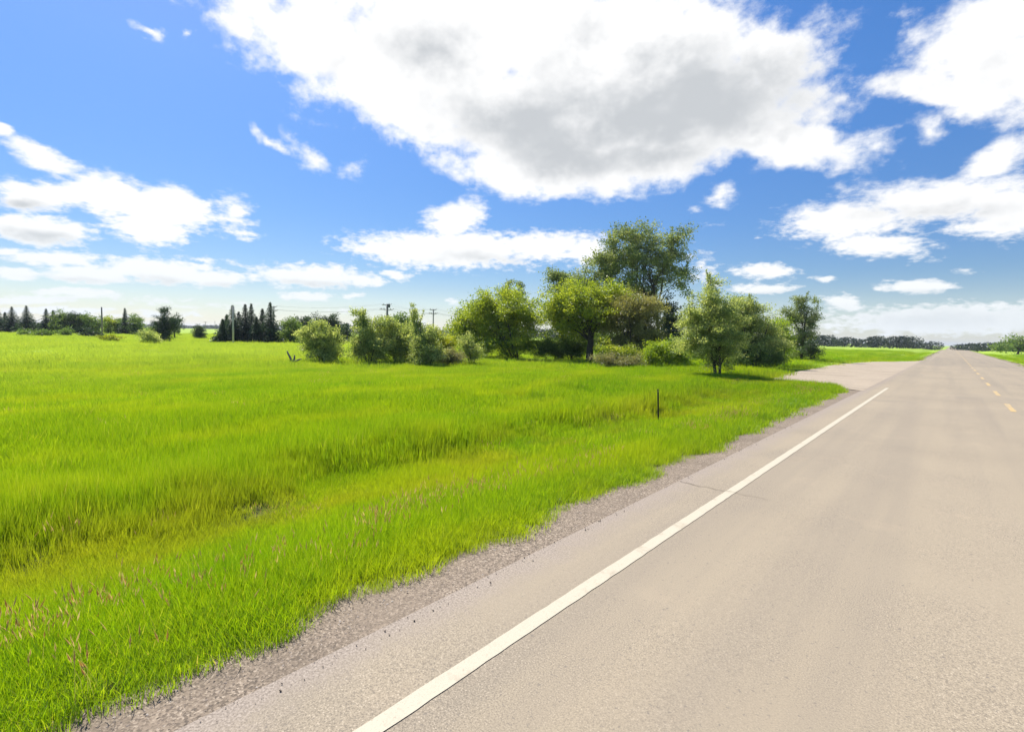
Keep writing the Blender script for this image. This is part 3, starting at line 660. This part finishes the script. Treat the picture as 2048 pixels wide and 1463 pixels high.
def tree(name, label, cat, px, py, blobs, mat, leaf=(.16, .09), cover=4.0, clump=.35, w=None, trunk=.12, fork=.3, n_limb=16, stems=1, group=None,
         spread=.22, droop=0.0, up=.2, shell=.5, gap=.3, bark='bark', thick=.9, asp=1.5, maxleaf=16000, shoots=0):
    """px, py: foot on the photo; w: survey depth when the foot is hidden; blobs: (px, py, rx, ry[, depth offset m]) of crown masses"""
    SEED[0] += 1; r = np.random.default_rng(SEED[0])
    leaf = (leaf[0] * .72, leaf[1] * .72)
    if w is None: base = foot(px, py); w = depth(base)
    else: base = at(px, py, w)
    base = np.array([base[0], base[1], 0.0]); base[2] = float(terrain(base[0], base[1])); mpp = w / FPX
    B = []
    for b in blobs:
        off = b[4] if len(b) > 4 else 0.0; c = at(b[0], b[1], w + off) - base; rx = b[2] * mpp * (w + off) / w; rz = b[3] * mpp * (w + off) / w
        B.append((c, (rx, rx * thick, rz)))
    area = sum(3.14 * b[1][0] * b[1][2] for b in B) * .8; n = int(min(maxleaf * 5, 2.3 * cover * area / (.5 * leaf[0] * leaf[1]))); per = 110; n_cl = max(6, n // per)
    Vv, F, T, C, D = foliage(B, n_cl, clump * 1.25, per, leaf[0], leaf[1], r, droop, up, shell, gap, asp)
    shoot_lines = []
    if shoots:                            # leafy leaders that stick out of the crown
        zt = max(b[0][2] + b[1][2] for b in B); SV = []
        for k in range(shoots):
            b = B[r.integers(len(B))]; a = r.uniform(0, 6.28); out_ = np.array([math.cos(a), math.sin(a), 0]) * r.uniform(.2, .75)
            p0 = np.array(b[0]) + out_ * np.array(b[1]); ln = b[1][2] * r.uniform(1.15, 1.75); p1 = p0 + unit(out_ * .45 + np.array([0, 0, 1.0])) * ln; p1[2] = min(p1[2], zt * 1.05)
            shoot_lines.append((p0, p1)); m_ = int(60 * shoots_density(leaf, ln)); tt = r.uniform(.1, 1, m_)
            q_ = p0 + (p1 - p0) * tt[:, None] + r.normal(size=(m_, 3)) * leaf[0] * .55 * (1.25 - tt[:, None]); dd = unit(r.normal(size=(m_, 3)) * .8 + np.array([0, 0, .7]))
            v, f = leaf_quads(q_, dd, leaf[0] * r.uniform(.7, 1.3, m_), leaf[1] * r.uniform(.7, 1.3, m_), r); F = np.concatenate([F, f + len(Vv)]); Vv = np.concatenate([Vv, v]); T = np.concatenate([T, np.clip(r.normal(.62, .18, m_), 0, 1)])
    t = thing(name, label, cat, base, group)
    tb = Tubes()
    for p0, p1 in shoot_lines: tb.add([p0, p1], [.02, .006], 4, cap=False)
    limbs(tb, (0, 0), C, r, trunk, fork, n_limb, stems, spread); tb.build('trunk', M[bark], t)
    mesh('crown', Vv, F, M[mat], t, tint=T); return t
def shrub(*a, **k):
    k.setdefault('stems', 4); k.setdefault('trunk', .05); k.setdefault('n_limb', 14); k.setdefault('fork', .1); return tree(*a, **k)

def spruce(label, px, py, top, half, w=None, group=None, mat='spruce', dens=1.0):
    SEED[0] += 1; r = np.random.default_rng(SEED[0])
    if w is None: base = foot(px, py); w = depth(base)
    else: base = at(px, py, w)
    hgt = float((at(px, top, w))[2]); base = np.array([base[0], base[1], 0.0]); base[2] = float(terrain(base[0], base[1])); hgt -= base[2]; R = half * w / FPX
    P = []; Dd = []; tb = Tubes(); tb.add([(0, 0, -.2), (0, 0, hgt * .5), (0, 0, hgt)], [hgt * .022, hgt * .013, .012], 7)
    z = hgt * .03; pat = r.uniform(.58, 1.08, 11); ea = r.uniform(0, 6.28); ee = r.uniform(.05, .28)
    while z < hgt * .985:
        f = 1 - z / hgt; lev = 0 if z == hgt * .03 else lev + 1; L = R * 1.38 * f ** 1.0 * pat[lev % 11] + .03; nb = int(6 + 5 * f)
        a0 = r.uniform(0, 6.28)
        for k in range(nb):
            a = a0 + 6.283 * k / nb + r.normal() * .2; l = L * r.uniform(.6, 1.12) * (1 + ee * math.cos(a - ea)); dirn = np.array([math.cos(a), math.sin(a), 0]); K = max(4, int(l / (.20 * max(.8, hgt / 9)) ))
            for j in range(K * 5):
                t = (j + r.uniform()) / (K * 5); q = dirn * l * t + np.array([0, 0, z + l * (.10 * t - .36 * t * t) + r.normal() * .05]); q[:2] += r.normal(size=2) * (.05 + .10 * l * t * .6)
                P.append(q); Dd.append(unit(dirn * .9 + np.array([0, 0, -.25]) + r.normal(size=3) * .45))
        z += hgt * (.024 + .012 * f) / dens
    P = np.array(P); Dd = np.array(Dd); n = len(P); s = max(.26, hgt * .04) * np.clip(1.2 - .75 * P[:, 2] / hgt, .38, 1)
    V, F = leaf_quads(P, Dd, s * r.uniform(.6, 1.3, n), s * .42 * r.uniform(.6, 1.3, n), r)
    T = np.clip(r.normal(.5, .22, n), 0, 1)
    T = np.clip(T + r.normal(0, .2), 0, 1)
    t = thing('spruce_tree', label, 'spruce', base, group); tb.build('trunk', M['bark'], t); mesh('crown', V, F, M[mat], t, tint=T); return t

# --- the clump of trees in the middle
tree('willow_tree', 'broad round multi-stemmed yellow-green tree right of the long thicket', 'tree', 1030, 718,
     [(1015, 622, 58, 42), (955, 636, 46, 34), (1055, 636, 30, 38), (938, 668, 36, 34), (1000, 680, 66, 32), (1056, 682, 28, 30), (975, 610, 32, 24), (925, 648, 18, 22)],
     'willow', (.26, .12), 3.6, .42, trunk=.20, stems=5, spread=.22, n_limb=34, shell=.42, gap=.30)
shrub('round_shrub', 'dull green bush filling the shade left of the dark open trunk', 'bush', 1140, 722,
     [(1128, 672, 34, 22), (1150, 690, 34, 26), (1120, 700, 26, 18), (1165, 665, 20, 18)], 'grove', (.17, .09), 2.6, .3, w=46.0, gap=.35, n_limb=26)
tree('willow_tree', 'yellow-green tree with dark open trunk, umbrella-shaped crown, beside brownish tree', 'tree', 1180, 725,
     [(1150, 598, 58, 34), (1208, 594, 56, 32), (1112, 622, 30, 32), (1175, 628, 72, 24), (1240, 598, 34, 22), (1212, 648, 32, 22, .5), (1122, 648, 30, 20, .5), (1150, 655, 30, 14, 1.0)],
     'willow', (.25, .12), 3.3, .40, trunk=.36, stems=1, n_limb=50, shell=.42, gap=.34)
tree('lilac_tree', 'brownish-tinged round tree with many thin stems under the tallest tree', 'tree', 1262, 730,
     [(1265, 620, 54, 32), (1292, 640, 34, 40), (1232, 640, 28, 30), (1265, 665, 50, 30), (1275, 695, 46, 30), (1300, 612, 20, 18), (1305, 675, 24, 30)],
     'lilac', (.20, .10), 2.9, .36, w=42.5, trunk=.20, stems=5, spread=.20, n_limb=46, shell=.40, gap=.42)
tree('cottonwood_tree', 'tallest tree, dark grey-green open crown rising above the others', 'tree', 1318, 702,
     [(1262, 520, 62, 44), (1222, 542, 54, 42), (1182, 565, 40, 28), (1200, 520, 30, 18), (1168, 578, 30, 22), (1192, 545, 30, 20), (1225, 490, 24, 18), (1300, 500, 58, 46), (1265, 478, 52, 26), (1340, 520, 34, 48), (1372, 466, 17, 9), (1235, 462, 22, 12), (1318, 560, 46, 32), (1366, 572, 20, 30), (1250, 580, 60, 22), (1165, 548, 18, 8), (1345, 478, 24, 14), (1360, 545, 24, 12)],
     'cottonwood', (.36, .19), 1.7, .50, w=64, trunk=.42, stems=2, spread=.10, shoots=5, n_limb=70, shell=.5, gap=.56, droop=.25, asp=2.0, maxleaf=22000)
tree('background_tree', 'dark green leafy tree behind, showing right of the brownish tree', 'tree', 1338, 700,
     [(1340, 640, 18, 26), (1332, 615, 16, 24), (1352, 655, 12, 20), (1335, 672, 22, 24)], 'dark', (.34, .2), 3.5, .5, w=60, trunk=.2, n_limb=18, gap=.3)
tree('background_tree', 'dark small-topped tree peeping out left behind the umbrella-shaped tree', 'tree', 1120, 705,
     [(1113, 552, 20, 13), (1135, 560, 20, 16), (1125, 585, 28, 22), (1130, 620, 30, 30)], 'cottonwood', (.32, .18), 2.8, .5, w=62, trunk=.22, n_limb=18, gap=.38)
tree('background_tree', 'dark twin-tipped tree sticking up behind the broad round tree', 'tree', 1026, 705,
     [(1016, 572, 9, 17), (1042, 578, 9, 15), (1012, 584, 14, 7), (1028, 600, 20, 14), (1030, 640, 30, 30)], 'cottonwood', (.30, .14), 2.8, .36, w=60, trunk=.2, n_limb=16, gap=.28)
tree('poplar_tree', 'small light grey-green tree with short bare trunk standing forward by the gravel', 'tree', 1436, 753,
     [(1425, 572, 11, 22), (1424, 610, 38, 34), (1392, 640, 36, 36), (1440, 640, 44, 40), (1420, 675, 58, 36), (1388, 690, 34, 26), (1452, 690, 36, 24), (1432, 722, 26, 18)],
     'poplar', (.17, .075), 3.2, .24, trunk=.15, stems=3, spread=.07, n_limb=40, shell=.5, gap=.26, up=.5, fork=.12, shoots=12)
tree('poplar_tree', 'rounded grey-green tree close behind and right of the small forward tree', 'tree', 1505, 732,
     [(1475, 615, 22, 22), (1500, 618, 22, 18), (1480, 650, 34, 30), (1515, 648, 34, 32), (1500, 690, 46, 34), (1540, 690, 32, 34), (1503, 606, 6, 9), (1470, 700, 30, 30)],
     'poplar', (.20, .10), 3.6, .34, w=43, trunk=.16, stems=3, n_limb=30, shell=.45, gap=.30, up=.4, shoots=9)
shrub('round_shrub', 'bright yellow-green bush leaning against the trees left of the slim tree', 'bush', 1558, 728,
     [(1552, 665, 24, 26), (1566, 690, 18, 26), (1545, 700, 22, 26), (1560, 648, 12, 12)], 'lime', (.20, .11), 4.2, .32, w=46, gap=.2)
tree('slim_tree', 'slim airy dark tree at the right end of the clump, beside the dark round bush', 'tree', 1602, 717,
     [(1602, 605, 12, 16), (1600, 632, 24, 22), (1622, 640, 16, 26), (1585, 640, 20, 16), (1605, 668, 26, 22), (1628, 602, 9, 7), (1572, 622, 9, 6), (1598, 695, 24, 20)],
     'cottonwood', (.24, .12), 2.5, .34, w=60, trunk=.16, n_limb=30, gap=.42, up=.4, shoots=6)
shrub('low_shrub', 'dark dense undergrowth below the rounded grey-green tree, right of the forward tree', 'bush', 1510, 735,
     [(1490, 715, 30, 16), (1525, 716, 30, 17), (1550, 718, 20, 13)], 'grove', (.16, .08), 4.0, .28, w=42, gap=.15)
shrub('low_shrub', 'dark bushes behind the gap between umbrella-shaped tree and brownish tree', 'bush', 1200, 716,
     [(1195, 685, 32, 26), (1225, 682, 26, 28), (1250, 690, 26, 24)], 'grove', (.18, .09), 4.0, .3, w=48, gap=.18)
shrub('round_shrub', 'small round dark bush at the foot of the slim tree', 'bush', 1622, 716,
     [(1622, 698, 15, 17)], 'dark', (.20, .11), 5.0, .3, w=57, gap=.1)
shrub('low_shrub', 'yellow-green bush at the foot between brownish tree and small forward tree', 'bush', 1335, 738,
     [(1330, 708, 34, 22), (1362, 714, 22, 20), (1300, 718, 24, 17), (1348, 688, 16, 16), (1312, 696, 14, 12)], 'lime', (.15, .085), 3.4, .26, w=37, gap=.3, shoots=8)
shrub('low_shrub', 'dull pinkish-green weedy bush right of the dark open trunk', 'bush', 1238, 738,
     [(1222, 722, 26, 15), (1258, 725, 30, 13), (1205, 716, 12, 12)], 'weed', (.13, .06), 3.0, .24, w=36.5, gap=.28)
shrub('low_shrub', 'yellow-green spreading bush just right of the dark open trunk', 'bush', 1232, 734,
     [(1216, 698, 16, 18), (1242, 704, 22, 14), (1228, 715, 26, 14), (1262, 712, 18, 12)], 'willow', (.15, .08), 2.8, .26, w=38, gap=.3, shoots=5)
shrub('low_shrub', 'dark leafy bush low under the left of the umbrella-shaped tree', 'bush', 1110, 716,
     [(1112, 695, 30, 22), (1085, 698, 20, 18), (1145, 698, 26, 18)], 'grove', (.16, .08), 3.6, .28, w=46.5, gap=.25)
shrub('low_shrub', 'small light bush under the broad round tree at its left foot', 'bush', 945, 722,
     [(940, 698, 18, 22), (952, 706, 14, 16), (935, 682, 10, 12)], 'poplar', (.14, .07), 3.0, .22, w=37, gap=.25)

# --- the thicket left of the middle
shrub('poplar_shrub', 'pale ragged bush standing alone beside the dead branches', 'bush', 645, 727,
     [(640, 672, 26, 22), (658, 694, 26, 28), (628, 692, 24, 26), (611, 666, 12, 8), (668, 674, 16, 15), (644, 648, 9, 14), (655, 712, 25, 13), (626, 655, 8, 9)],
     'poplar', (.17, .085), 3.2, .24, w=35.5, gap=.24, up=.5, n_limb=24, shoots=11)
shrub('poplar_shrub', 'tall bush with a bent top shoot at the left end of the thicket', 'bush', 738, 727,
     [(735, 665, 26, 26), (722, 640, 13, 17), (745, 695, 38, 30), (715, 700, 18, 24), (712, 628, 6, 7), (757, 650, 16, 14)],
     'poplar', (.17, .085), 3.4, .24, w=36, gap=.22, up=.5, n_limb=24, shoots=11)
shrub('poplar_shrub', 'wide grey-green bush in the middle of the thicket', 'bush', 795, 726,
     [(775, 668, 28, 22), (805, 672, 30, 26), (790, 700, 42, 26), (820, 690, 26, 30), (780, 650, 12, 12)],
     'poplar', (.17, .085), 3.4, .24, w=37, gap=.22, up=.5, n_limb=24, shoots=11)
tree('poplar_sapling', 'thin leafy sapling with one long bare-tipped shoot rising from the thicket', 'sapling', 838, 728,
     [(833, 652, 8, 20), (829, 630, 5, 16), (825, 613, 3, 11), (836, 672, 13, 20), (838, 700, 20, 26)], 'poplar', (.15, .075), 3.2, .16, w=35, trunk=.05, n_limb=14, gap=.05, up=.7, shoots=3)
shrub('poplar_shrub', 'low-leafed grey-green bush at the foot of the tall thin sapling', 'bush', 855, 729,
     [(855, 690, 24, 28), (848, 715, 26, 16), (862, 660, 12, 14), (872, 708, 18, 18), (845, 680, 16, 18)], 'poplar', (.15, .08), 3.8, .24, w=34.5, gap=.2, n_limb=18, shoots=6)
shrub('round_shrub', 'bright yellow bush behind the right end of the thicket', 'bush', 880, 722,
     [(872, 685, 24, 22), (892, 692, 20, 20), (880, 705, 26, 16)], 'yellow', (.15, .085), 3.8, .26, w=39, gap=.2)
shrub('low_shrub', 'low pinkish-grey weedy bush at the right tip of the thicket', 'bush', 903, 727,
     [(895, 712, 24, 16), (915, 714, 18, 13), (880, 716, 20, 13)], 'weed', (.12, .055), 3.2, .2, w=35.5, gap=.2)
tree('background_tree', 'rounded olive tree crown showing over the thicket between the two crossarm poles', 'tree', 808, 690,
     [(800, 645, 16, 13), (816, 645, 14, 12), (805, 662, 24, 16), (795, 636, 9, 6)], 'grove', (.34, .2), 3.2, .5, w=68, trunk=.16, gap=.25)

# --- spruces behind the light pole
SP = 'spruces in the dark clump behind the light pole'
for px, top, hf, w, lb in ((446, 638, 18, 78, 'lowest spruce at the left end of the dark clump'), (454, 629, 17, 82, 'narrow spruce just left of the light pole'),
        (466, 610, 24, 80, 'tall spruce directly behind the light pole'), (478, 623, 23, 83, 'spruce right after the pole, lower than the twin tops'),
        (491, 608, 25, 80, 'left one of the twin-topped spruces in the middle of the clump'), (503, 607, 23, 82, 'right one of the twin-topped spruces in the middle of the clump'),
        (513, 633, 22, 79, 'short spruce in the gap right of the twin tops'), (525, 617, 24, 83, 'slender spruce left of the tallest spruce'), (541, 604, 30, 80, 'tallest spruce at the right end of the dark clump')):
    spruce(lb, px, 700, top, hf, w=w, group=SP)
DG = 'leafy trees right of the spruce clump'
for px, top, hf, w, lb, mt in ((581, 633, 22, 82, 'leafy tree next to the tallest spruce', 'grove'), (612, 632, 22, 88, 'second leafy tree right of the spruces, feathery top', 'dark'),
        (640, 629, 20, 90, 'leafy tree behind the pale lone bush', 'dark'), (664, 628, 20, 90, 'tallest dark leafy tree right behind the pale lone bush', 'dark'), (688, 650, 18, 94, 'low dark leafy tree in the gap between lone bush and thicket', 'dark')):
    h = 690 - top
    tree('leafy_tree', lb, 'tree', px, 690, [(px - hf * .3, top + h * .30, hf * .6, h * .26), (px + hf * .35, top + h * .36, hf * .6, h * .28), (px, top + h * .66, hf, h * .34), (px + 2, top + h * .12, hf * .25, h * .11)],
         mt, (.34, .18), 3.2, .5, w=w, trunk=.16, n_limb=14, gap=.28, group=DG, up=.5)

# --- far left: the shelter row and the yard
SR = 'spruces of the shelter row on the left'
for px, top, hf, w, lb in ((-4, 612, 25, 118, 'spruce cut by the left picture edge'), (12, 624, 19, 122, 'lower spruce between the edge spruce and the pointed pair'), (26, 613, 24, 118, 'left one of the pointed pair of spruces in the shelter row'),
        (55, 611, 24, 116, 'right one of the pointed pair, above the first rounded bush'), (94, 617, 18, 120, 'narrow spruce left of the leafy shelter trees'), (108, 620, 18, 124, 'small spruce against the leafy shelter trees'),
        (251, 616, 15, 128, 'single dark spruce between pale leafy trees right of the thin pole')):
    spruce(lb, px, 690, top, hf, w=w, group=SR)
LR = 'leafy trees of the shelter row on the left'
for px, top, bot, hf, w, lb, mt in ((75, 645, 674, 18, 126, 'low dark leafy growth between the pointed spruces and the narrow one', 'dark'), (124, 622, 676, 20, 120, 'big rounded dark-green tree next to the narrow spruces', 'grove'),
        (149, 622, 676, 18, 121, 'darkest leafy tree in the middle of the shelter row', 'dark'), (172, 628, 676, 18, 122, 'lighter green leafy tree left of the thin pole', 'grove'), (190, 636, 676, 14, 124, 'pale leafy tree right behind the thin pole', 'grove'),
        (217, 634, 671, 13, 128, 'airy pale tree just right of the thin pole', 'willow'), (237, 636, 671, 13, 130, 'airy pale tree left of the single dark spruce', 'grove'), (272, 628, 670, 16, 128, 'pale leafy tree touching the single dark spruce', 'grove')):
    h = bot - top
    tree('leafy_tree', lb, 'tree', px, 690, [(px - hf * .35, top + h * .30, hf * .62, h * .27), (px + hf * .35, top + h * .30, hf * .62, h * .29), (px, top + h * .68, hf, h * .34)],
         mt, (.42, .24), 3.0, .6, w=w, trunk=.18, n_limb=14, gap=.30 if hf > 13 else .4, group=LR, up=.4)
FB = 'low bushes in front of the shelter row'
for px, py, rx, ry, mt, lb in ((47, 671, 11, 8, 'grove', 'small rounded bush below the right pointed spruce'), (88, 672, 19, 7, 'grove', 'long low bush in front of the narrow spruces'),
        (131, 672, 14, 8, 'grove', 'low bush in front of the big rounded shelter tree'), (183, 674, 18, 11, 'dark', 'dark scrubby bush at the foot of the thin pole')):
    shrub('low_shrub', lb, 'bush', px, py, [(px - rx * .3, py - ry * .8, rx * .7, ry), (px + rx * .4, py - ry * .6, rx * .6, ry * .8)], mt, (.30, .17), 3.6, .4, gap=.15, group=FB)
shrub('low_shrub', 'flat yellow shrub mound in the grass right of the thin pole', 'bush', 219, 681, [(208, 676, 15, 5), (228, 676, 17, 5)], 'yellow', (.20, .12), 4.0, .24, gap=.1)
shrub('round_shrub', 'light green bush in front of the dark pine', 'bush', 299, 687, [(297, 670, 14, 14), (308, 675, 10, 11), (291, 678, 9, 9)], 'poplar', (.22, .12), 3.4, .34, gap=.2)
tree('pine_tree', 'dark irregular pine tree standing alone in the yard', 'pine', 328, 682,
     [(330, 624, 6, 11), (328, 640, 15, 12), (338, 652, 17, 14), (314, 647, 9, 6), (330, 668, 17, 16), (320, 660, 12, 10)], 'spruce', (.34, .10), 3.6, .36, trunk=.2, n_limb=24, gap=.26, up=.4)
tree('leafy_tree', 'darker tree hugging the right side of the lone pine', 'tree', 349, 673,
     [(348, 640, 7, 10), (350, 655, 9, 14)], 'dark', (.36, .2), 3.6, .45, w=96, trunk=.15, gap=.2)
tree('leafy_tree', 'faint small tree behind the light green bush', 'tree', 300, 668, [(300, 660, 8, 9)], 'grove', (.5, .3), 3.0, .6, w=150, trunk=.15, gap=.2)
shrub('round_shrub', 'small dark cone-shaped evergreen bush between lone pine and spruce clump', 'bush', 398, 677,
     [(398, 660, 8, 12), (398, 668, 11, 10)], 'dark', (.22, .11), 5.0, .3, gap=.08)

# --- right edge and far woods
tree('leafy_tree', 'green bushy tree beyond the road at the right picture edge', 'tree', 2035, 706,
     [(2012, 694, 22, 9), (2042, 689, 26, 13), (2075, 686, 28, 15), (1992, 697, 12, 6)], 'grove', (.9, .5), 3.0, 1.2, w=170, trunk=.3, n_limb=20, gap=.2)
def wood(name, label, spans, mat, leaf, seed, cover=1.6):
    """a far-off wood: crowns along a front several rows deep; spans: (px0, px1, base_py, top_py, depth)"""
    r = np.random.default_rng(seed); VV = []; FF = []; TT = []; o_ = 0
    for x0, x1, by, ty, w in spans:
        mpp = w / FPX; x = x0
        while x < x1:
            rw = r.uniform(2.6, 5.5) / mpp * (w / 300) ** .4; h = (by - ty) * r.uniform(.72, 1.05)
            for row in range(2):
                ww = w + row * 9 + r.uniform(0, 5); base = at(x + r.normal() * 2, by, ww); gz = float(terrain(base[0], base[1])); H_ = max(2.5, (h * mpp) + (base[2] - gz))
                R_ = rw * mpp; c = np.array([base[0], base[1], gz + H_ * .52]); n = int(cover * H_ * R_ * 2 / (leaf * leaf * .3)); n = min(n, 500)
                d = unit(r.normal(size=(n, 3))); p = c + d * np.array([R_, R_, H_ * .5]) * (r.uniform(.3, 1, (n, 1)) ** .5); v, f = leaf_quads(p, unit(r.normal(size=(n, 3)) + d), leaf * r.uniform(.6, 1.3, n), leaf * .6 * r.uniform(.6, 1.3, n), r)
                VV.append(v); FF.append(f + o_); TT.append(np.clip(r.normal(.5, .25, n) + r.normal() * .15, 0, 1)); o_ += len(v)
            x += rw * r.uniform(.8, 1.3)
    o = mesh(name, np.concatenate(VV), np.concatenate(FF), mat, tint=np.concatenate(TT)); structure(o, 'stuff'); o['label'] = label; return o
wood('far_wood', 'dark far-off wood across the field left of the road', [(1560, 1662, 694, 670, 300), (1662, 1745, 694, 673, 320), (1745, 1830, 695, 670, 320), (1830, 1885, 697, 682, 360), (1420, 1560, 691, 676, 330)], M['far'], 1.0, 1)
wood('far_wood', 'dark far-off wood right of the road', [(1918, 1960, 699, 687, 330), (1945, 2000, 701, 683, 290), (2000, 2160, 704, 684, 280)], M['far'], 1.0, 2)
wood('far_wood', 'low dark treeline on the horizon behind the left field', [(-160, 340, 653, 648, 900), (340, 700, 657, 650, 900), (680, 735, 664, 647, 420), (735, 1120, 668, 657, 620)], M['far'], 1.9, 3)

# --- poles, wires, marker post, dead branches
def pole(label, px, py, top, rad, w=None, arms=(), group=None, transformer=False, lean=0.0, mat='pole', ang=0.0):
    if w is None: base = foot(px, py); w = depth(base)
    else: base = at(px, py, w)
    hz = float(at(px, top, w)[2]); base = np.array([base[0], base[1], float(terrain(base[0], base[1]))]); H_ = hz - base[2]
    t = thing('utility_pole', label, 'pole', base, group)
    tb = Tubes(); tb.add([(0, 0, -.4), (lean * .5, 0, H_ * .5), (lean, 0, H_)], [rad, rad * .9, rad * .72], 10); tb.build('shaft', M[mat], t); ends = []
    ux, uy = math.cos(ang), math.sin(ang)
    for dz, half, k in arms:
        a = Tubes(); a.box((lean - uy * rad * .9, ux * rad * .9 * -1, H_ - dz), (half, .06, .075), ang)
        for sgn in (-1, 1): a.add([(lean + sgn * ux * half * .5, sgn * uy * half * .5, H_ - dz), (lean, 0, H_ - dz - .7)], [.025, .025], 5)
        ar = a.build('crossarm', M['pole'], t, smooth=False)
        for s_ in k:
            ins = Tubes(); c = (lean + ux * half * s_, uy * half * s_, H_ - dz + .08); ins.add([c, (c[0], c[1], c[2] + .12), (c[0], c[1], c[2] + .30)], [.05, .10, .06], 7); ins.build('insulator', M['porcelain'], ar)
            ends.append(base + np.array([c[0], c[1], c[2] + .3]))
    if transformer:
        tr = Tubes(); tr.add([(rad + .42, 0, H_ - .95), (rad + .42, 0, H_ - .05)], [.30, .30], 12); tr.add([(rad + .42, 0, H_ - .05), (rad + .42, 0, H_ + .25)], [.06, .04], 6); tr.box((rad + .08, 0, H_ - .5), (.12, .05, .05)); tr.build('transformer', M['steel'], t, smooth=False)
    return t, ends
PG = 'poles of the crossarm power line'
AR = ((.25, 1.1, (-.9, .9)), (1.45, 1.7, (-.92, -.5, .5, .92))); AR2 = ((.25, .95, (-.9, .9)), (1.35, 1.2, (-.92, -.5, .5, .92)))
_, e0 = pole('crossarm pole hidden at the back of the spruce clump', 548, 675, 612, .2, w=150, arms=AR2, group=PG, ang=YAW)
_, e1 = pole('stout pole with two crossarms and a transformer above the thicket', 774, 675, 608, .34, w=135, arms=AR, group=PG, transformer=True, ang=YAW + .2)
_, e2 = pole('thinner pole with two crossarms left of the broad round tree', 866, 675, 618, .2, w=150, arms=AR2, group=PG, ang=YAW + .2)
_, e3 = pole('crossarm pole behind the broad round tree', 985, 676, 626, .2, w=165, arms=AR2, group=PG, ang=YAW + .2)
wires = Tubes()
for A_, B_ in ((e0, e1), (e1, e2), (e2, e3)):
    for a, b_ in zip(A_, B_):
        wires.add([a * (1 - t) + b_ * t - np.array([0, 0, .9 * 4 * t * (1 - t)]) for t in np.linspace(0, 1, 12)], [.011] * 12, 4, cap=False)
o = wires.build('power_wires', M['steel']); o['label'] = 'thin dark wires strung between the crossarm poles'; o['category'] = 'wires'
pole('light grey pole without arms in front of the spruce clump', 466.5, 688, 612, .13, mat='pale')
pole('thin bare pole in front of the leafy shelter row', 204.5, 671, 614, .17)
pole('small distant pole right of the lone pine', 360, 660, 630, .17, w=230, arms=((.2, 1.3, (-.9, .9)),), ang=YAW)
pole('tiny distant pole right of the cone-shaped evergreen', 411, 659, 643, .2, w=380, arms=((.3, 1.2, (-.9, .9)),), ang=YAW)
pole('faint distant pole just left of the dark spruce clump', 430, 659, 641, .18, w=420)
pole('short distant pole in the gap right of the thicket', 892, 668, 652, .3, w=320, arms=((1.2, .7, (-.8, .8)),), ang=YAW)

# marker post in the ditch
b = foot(1318, 826, -.42); b = np.array([b[0], b[1], float(terrain(b[0], b[1]))])
t = thing('marker_post', 'thin dark steel marker post standing in the ditch grass', 'post', b)
tb = Tubes(); tb.box((0, 0, .52), (.020, .004, .72)); tb.box((-.023, .012, .52), (.0035, .014, .72)); tb.box((.023, .012, .52), (.0035, .014, .72))
p = tb.build('post', M['post'], t, smooth=False)
tp = Tubes(); tp.box((0, -.0065, 1.17), (.018, .002, .05)); tp.build('reflector', M['tip'], t, smooth=False)
t.rotation_euler = (.02, -.06, YAW)

# dead grey branches lying in the grass
b = foot(586, 727); b[2] = float(terrain(b[0], b[1])); mp_ = depth(b) / FPX
t = thing('dead_branches', 'weathered dead branches lying in the grass beside the pale lone bush', 'branches', b)
def br(pts, rad, name='branch'):
    tb = Tubes(); r = np.random.default_rng(len(pts) * 7 + int(rad[0] * 1000)); P_ = []
    for (dx, dy, dp) in pts: P_.append(_r0 * dx * mp_ + np.array([-math.sin(YAW), math.cos(YAW), 0]) * dp + np.array([0, 0, dy * mp_ + .1]))
    tb.add(P_, rad, 7); tb.build(name, M['grey_bark'], t)
br([(-14, -3, .1), (-4, -1, .0), (6, -1, -.1), (16, -4, .1)], [.10, .13, .11, .05], 'log')
br([(-1, 0, 0), (-6, 10, .1), (-12, 20, .15), (-14, 25, .15)], [.09, .07, .055, .035])
br([(0, 0, 0), (1.5, 10, .1), (2, 17, .1)], [.08, .06, .035]); br([(2, 0, 0), (9, 6, -.2), (16, 9, -.25), (20, 10, -.2)], [.075, .06, .05, .02])

# ------------------------------------------------------------------ air
if HAZE > 0:
    tb = Tubes(); tb.box((0, 3300, 12), (6300, 3950, 16)); hz = tb.build('haze', M['bark'], smooth=False); structure(hz, 'stuff')
    m = bpy.data.materials.new('haze'); m.use_nodes = True; m.node_tree.nodes.clear(); hq = G(m.node_tree)
    ho = hq.node('ShaderNodeOutputMaterial'); pv = hq.node('ShaderNodeVolumePrincipled'); pv.inputs['Density'].default_value = HAZE; pv.inputs['Color'].default_value = (.80, .88, 1.0, 1); pv.inputs['Anisotropy'].default_value = .2
    hq.l.new(pv.outputs[0], ho.inputs['Volume']); hz.data.materials.clear(); hz.data.materials.append(m)

vs = sc.view_settings; vs.view_transform = 'Standard'; vs.look = 'None'; vs.gamma = 1; vs.exposure = EXPO
sc.cycles.max_bounces = 8; sc.cycles.transmission_bounces = 6; sc.cycles.diffuse_bounces = 6; sc.cycles.use_denoising = DENOISE
sc.cycles.sample_clamp_indirect = 6
